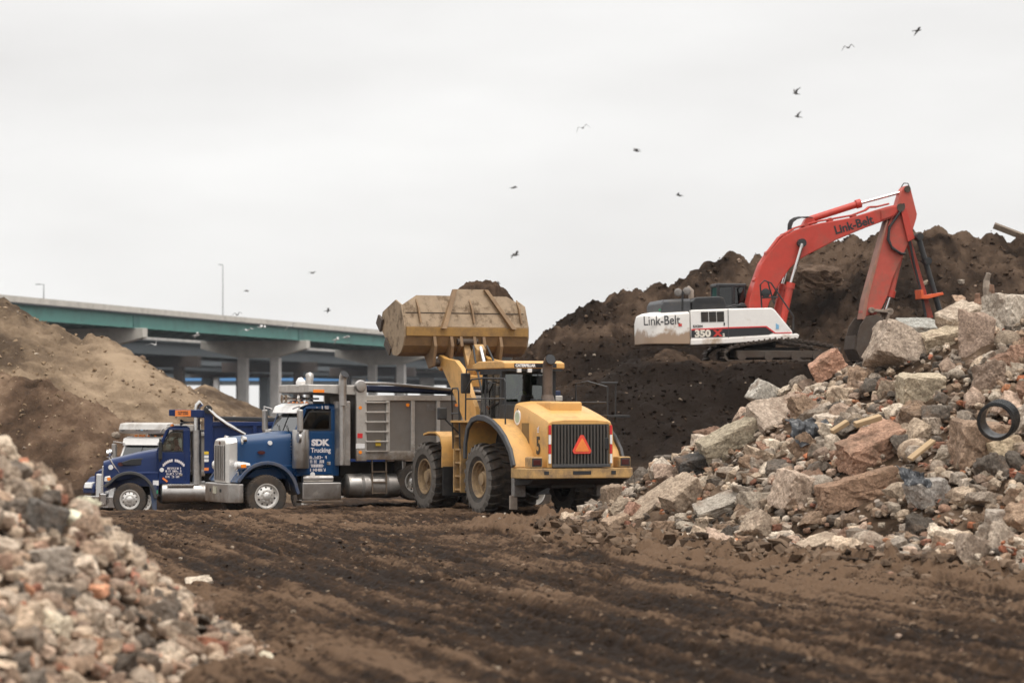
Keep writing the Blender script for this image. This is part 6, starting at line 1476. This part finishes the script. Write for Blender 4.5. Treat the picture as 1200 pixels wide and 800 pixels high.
sheet('plastic_sheet', 952, 508, 57.2, 1.0, .7, mat('black_film', (.013, .014, .017), .3), 'crumpled black plastic sheet among stones left of the masonry block', 'plastic sheet', 30, 50, 3)
sheet('plastic_sheet', 1072, 560, 51.5, .55, .4, bpy.data.materials['black_film'], 'scrap of black plastic left of the grey squarish stone', 'plastic sheet', 10, 45, 5)
sheet('paper_scrap', 723, 626, 57.6, .16, .14, mat('pale_green_paper', (.62, .66, .35), .7), 'small pale yellow-green scrap of paper at the left toe', 'litter', 0, 60, 7)
sheet('plastic_scrap', 905, 646, 52.2, .14, .12, mat('turquoise_film', (.1, .5, .5), .4), 'small turquoise plastic scrap in the mud at pile base', 'litter', 0, 60, 9)
sheet('paper_scrap', 768, 632, 57, .13, .1, M_RFW, 'small white scrap of paper in the mud by the pile', 'litter', 0, 50, 11)
def plank(px, py, d, L_, w_, h_, rz, ty, m, label):
    o = MB().box(-L_ / 2, L_ / 2, -w_ / 2, w_ / 2, -h_ / 2, h_ / 2).build('plank', m, None, .008); o.location = at(px, py, d); o.rotation_euler = (R(16), R(ty), R(rz)); return tag(o, label, 'plank', 'lumber in the rubble')
M_WOOD = mat('raw_wood', (.42, .29, .16), .75, dirt=(.2, .14, .09), dscale=2, dlo=.5, dhi=.8, stretch=(.3, 3, 3), vary=.25)
plank(1017, 493, 55, .55, .14, .1, 14, -16, M_WOOD, 'short tan board lying above the reddish masonry block')
plank(984, 500, 56, .4, .12, .09, 20, -30, M_WOOD, 'short wooden board tilted left of the reddish masonry block')
plank(1080, 527, 52.8, .62, .14, .06, 24, -34, M_WOOD, 'long pale board leaning right of the masonry block')
plank(1185, 272, 116.3, 1.5, .3, .22, -10, 22, mat('weathered_beam', (.16, .12, .085), .85, vary=.3), 'weathered beam lying on the crest of the dark mound at far right')
# broken stump sticking out of the dark slope
stp = empty('tree_stump', at(1155, 350, 111.5), 0, 'torn reddish tree stump with split roots sticking out of the dark slope', 'stump')
rs = random.Random(4)
M_STP = mat('torn_wood', (.27, .15, .095), .85, dirt=(.17, .10, .065), dscale=3, dlo=.45, dhi=.65, stretch=(2, 2, .5), vary=.3, bump=.03, bscale=9); M_STG = mat('grey_wood', (.25, .2, .155), .85, dirt=(.2, .15, .11), dscale=3, stretch=(2, 2, .5), vary=.25)
for (dx, dz, lean, ln, w_, m_) in ((-.42, -.35, .1, 1.1, .26, M_STP), (.05, .15, .02, 1.7, .24, M_STG), (.3, -.05, -.12, 1.2, .28, M_STP), (-.8, -.62, .4, .55, .18, M_STP), (.6, -.3, -.3, .8, .16, M_STP), (-.15, -.62, .3, .6, .3, M_STP)):
    pts = []; n = 7
    for k in range(n): t_ = k / (n - 1); pts.append((dx + lean * ln * t_ + rs.uniform(-.05, .05), rs.uniform(-.12, .05), dz - ln * .5 + ln * t_))
    MB().tube(pts, [w_ * (1 - .55 * k / (n - 1)) * rs.uniform(.75, 1.2) for k in range(n)], 7).build('root', m_, stp)
for px, py, s_, lb in ((1130, 360, .4, 'small pinkish brick fragment left of the torn stump'), (1122, 351, .3, 'small grey stone left above the torn stump')):
    V, Fc = rockshape('slab', 3, int(px)); o = npmesh('concrete_chunk', V * s_, Fc, M_ROCK, col=np.array((.42, .3, .22))); o.location = at(px, py, 110.6); o.rotation_euler = (R(50), .3, .4); tag(o, lb, 'rubble')

# ================================================================== BIRDS
M_GULL = mat('gull_plumage', (.55, .54, .52), .8, vary=.1); M_GULLD = mat('silhouette_plumage', (.10, .095, .09), .8, vary=.15)  # second tone darkens the sky gulls into silhouettes against the brightness
def gull(loc, rz, flap, bend, roll, m, label, grp, sc=1.0):
    b = MB()
    secs = []
    for x, r in ((-.28, .012), (-.2, .045), (-.05, .075), (.1, .07), (.18, .05), (.235, .05), (.27, .028), (.31, .008)):
        secs.append([(x, r * math.cos(2 * math.pi * k / 8), r * .85 * math.sin(2 * math.pi * k / 8) + (.015 if x > .15 else 0)) for k in range(8)])
    b.loft(secs)
    b.hexa([(-.40, -.07, -.004), (-.22, -.03, -.01), (-.22, .03, -.01), (-.40, .07, -.004), (-.40, -.07, .004), (-.22, -.03, .012), (-.22, .03, .012), (-.40, .07, .004)])
    for s in (1, -1):
        p0 = Vector((.04, s * .05, .03)); e = p0 + Vector((.05, s * .30 * math.cos(flap), .30 * math.sin(flap))); tpt = e + Vector((-.16, s * .42 * math.cos(bend), .42 * math.sin(bend)))
        for a, bb, c0, c1 in ((p0, e, .18, .17), (e, tpt, .17, .03)):
            q = [a + Vector((c0 / 2, 0, 0)), bb + Vector((c1 / 2, 0, 0)), bb - Vector((c1 / 2, 0, 0)), a - Vector((c0 / 2, 0, 0))]
            b.hexa([v - Vector((0, 0, .007)) for v in q] + [v + Vector((0, 0, .007)) for v in q])
    o = b.build('seagull', m, None, 0, True); o.location = loc; o.rotation_euler = (roll, R(-6), rz); o.scale = (sc,) * 3
    return tag(o, label, 'bird', grp)
GS = [(1075, 36, 10, .15, -.35, 'seagull with drooped wings, highest in the sky near top right corner'), (994, 56, 60, .6, -.9, 'seagull with wings pressed down below the topmost bird'), (933, 110, 200, .9, .5, 'seagull with one raised wing above the excavator boom, upper of two'), (935, 137, 190, .3, .5, 'seagull gliding with wings swept up just under the raised-wing bird'),
      (683, 150, 80, .5, -1.0, 'seagull with folded drooping wings in the sky above loader cab'), (746, 177, 200, .5, -.2, 'seagull gliding in clear sky right of the drooping-winged bird'), (602, 220, 5, .2, -.25, 'seagull gliding far above the loader bucket'), (796, 229, 170, .05, .05, 'flat-winged seagull gliding over the excavator tail'),
      (604, 299, 30, .75, -.7, 'seagull flapping with bent wings above the loader bucket'), (582, 333, 10, .1, .05, 'seagull passing right behind the soil in the bucket'), (366, 320, 40, .4, -.2, 'small dark seagull above the bridge right of tall light pole'), (289, 341, 20, .2, -.3, 'tiny seagull between the tall light pole and dark seagull'), (384, 364, 5, .25, -.2, 'seagull skimming just over the bridge parapet'), (278, 369, 70, .8, -.5, 'seagull at parapet height beside the tall light pole')]
for k, (px, py, rz, fl, bd, lb) in enumerate(GS):
    gull(at(px, py, 230 + 13 * (k % 4)), R(rz), fl, bd, R(-18 + 9 * (k % 4)), M_GULLD, lb, 'gulls in the sky', 1.12 if px > 560 else .85)
GW = [(182, 404, 80, .9, .2, 'white seagull with raised wings in the shade under left bridge span'), (230, 393, 20, .5, -.6, 'white seagull with arched wings under the bridge girder'), (290, 387, 60, .4, -.3, 'white seagull in front of the teal girder left of third pier'), (307, 383, 30, .3, -.3, 'white seagull near top edge of teal girder beside its neighbour'), (342, 382, 70, .5, -.4, 'small seagull against the parapet above third pier cap'), (394, 398, 20, .3, -.8, 'white seagull with bent wings before the teal girder mid-span'), (406, 395, 10, .1, -.2, 'pale compact seagull right of the bent-wing bird')]
for k, (px, py, rz, fl, bd, lb) in enumerate(GW):
    gull(at(px, py, 240 + 11 * (k % 3)), R(rz), fl, bd, R(-30 + 12 * (k % 4)), M_GULL, lb, 'white gulls before the bridge', 1.05)
# ================================================================== AIR
hz_m = bpy.data.materials.new('thin_air'); hz_m.use_nodes = True; t_ = hz_m.node_tree; t_.nodes.remove(t_.nodes['Principled BSDF'])
pv = N(t_, 'ShaderNodeVolumePrincipled'); pv.inputs['Color'].default_value = (.88, .93, 1.0, 1); pv.inputs['Density'].default_value = .000065; pv.inputs['Anisotropy'].default_value = 0.2
L(t_, pv.outputs[0], t_.nodes['Material Output'].inputs['Volume'])
hzb = MB().box(-700, 700, -40, 1250, -9, 60).build('haze', hz_m); tag(hzb, kind='stuff')
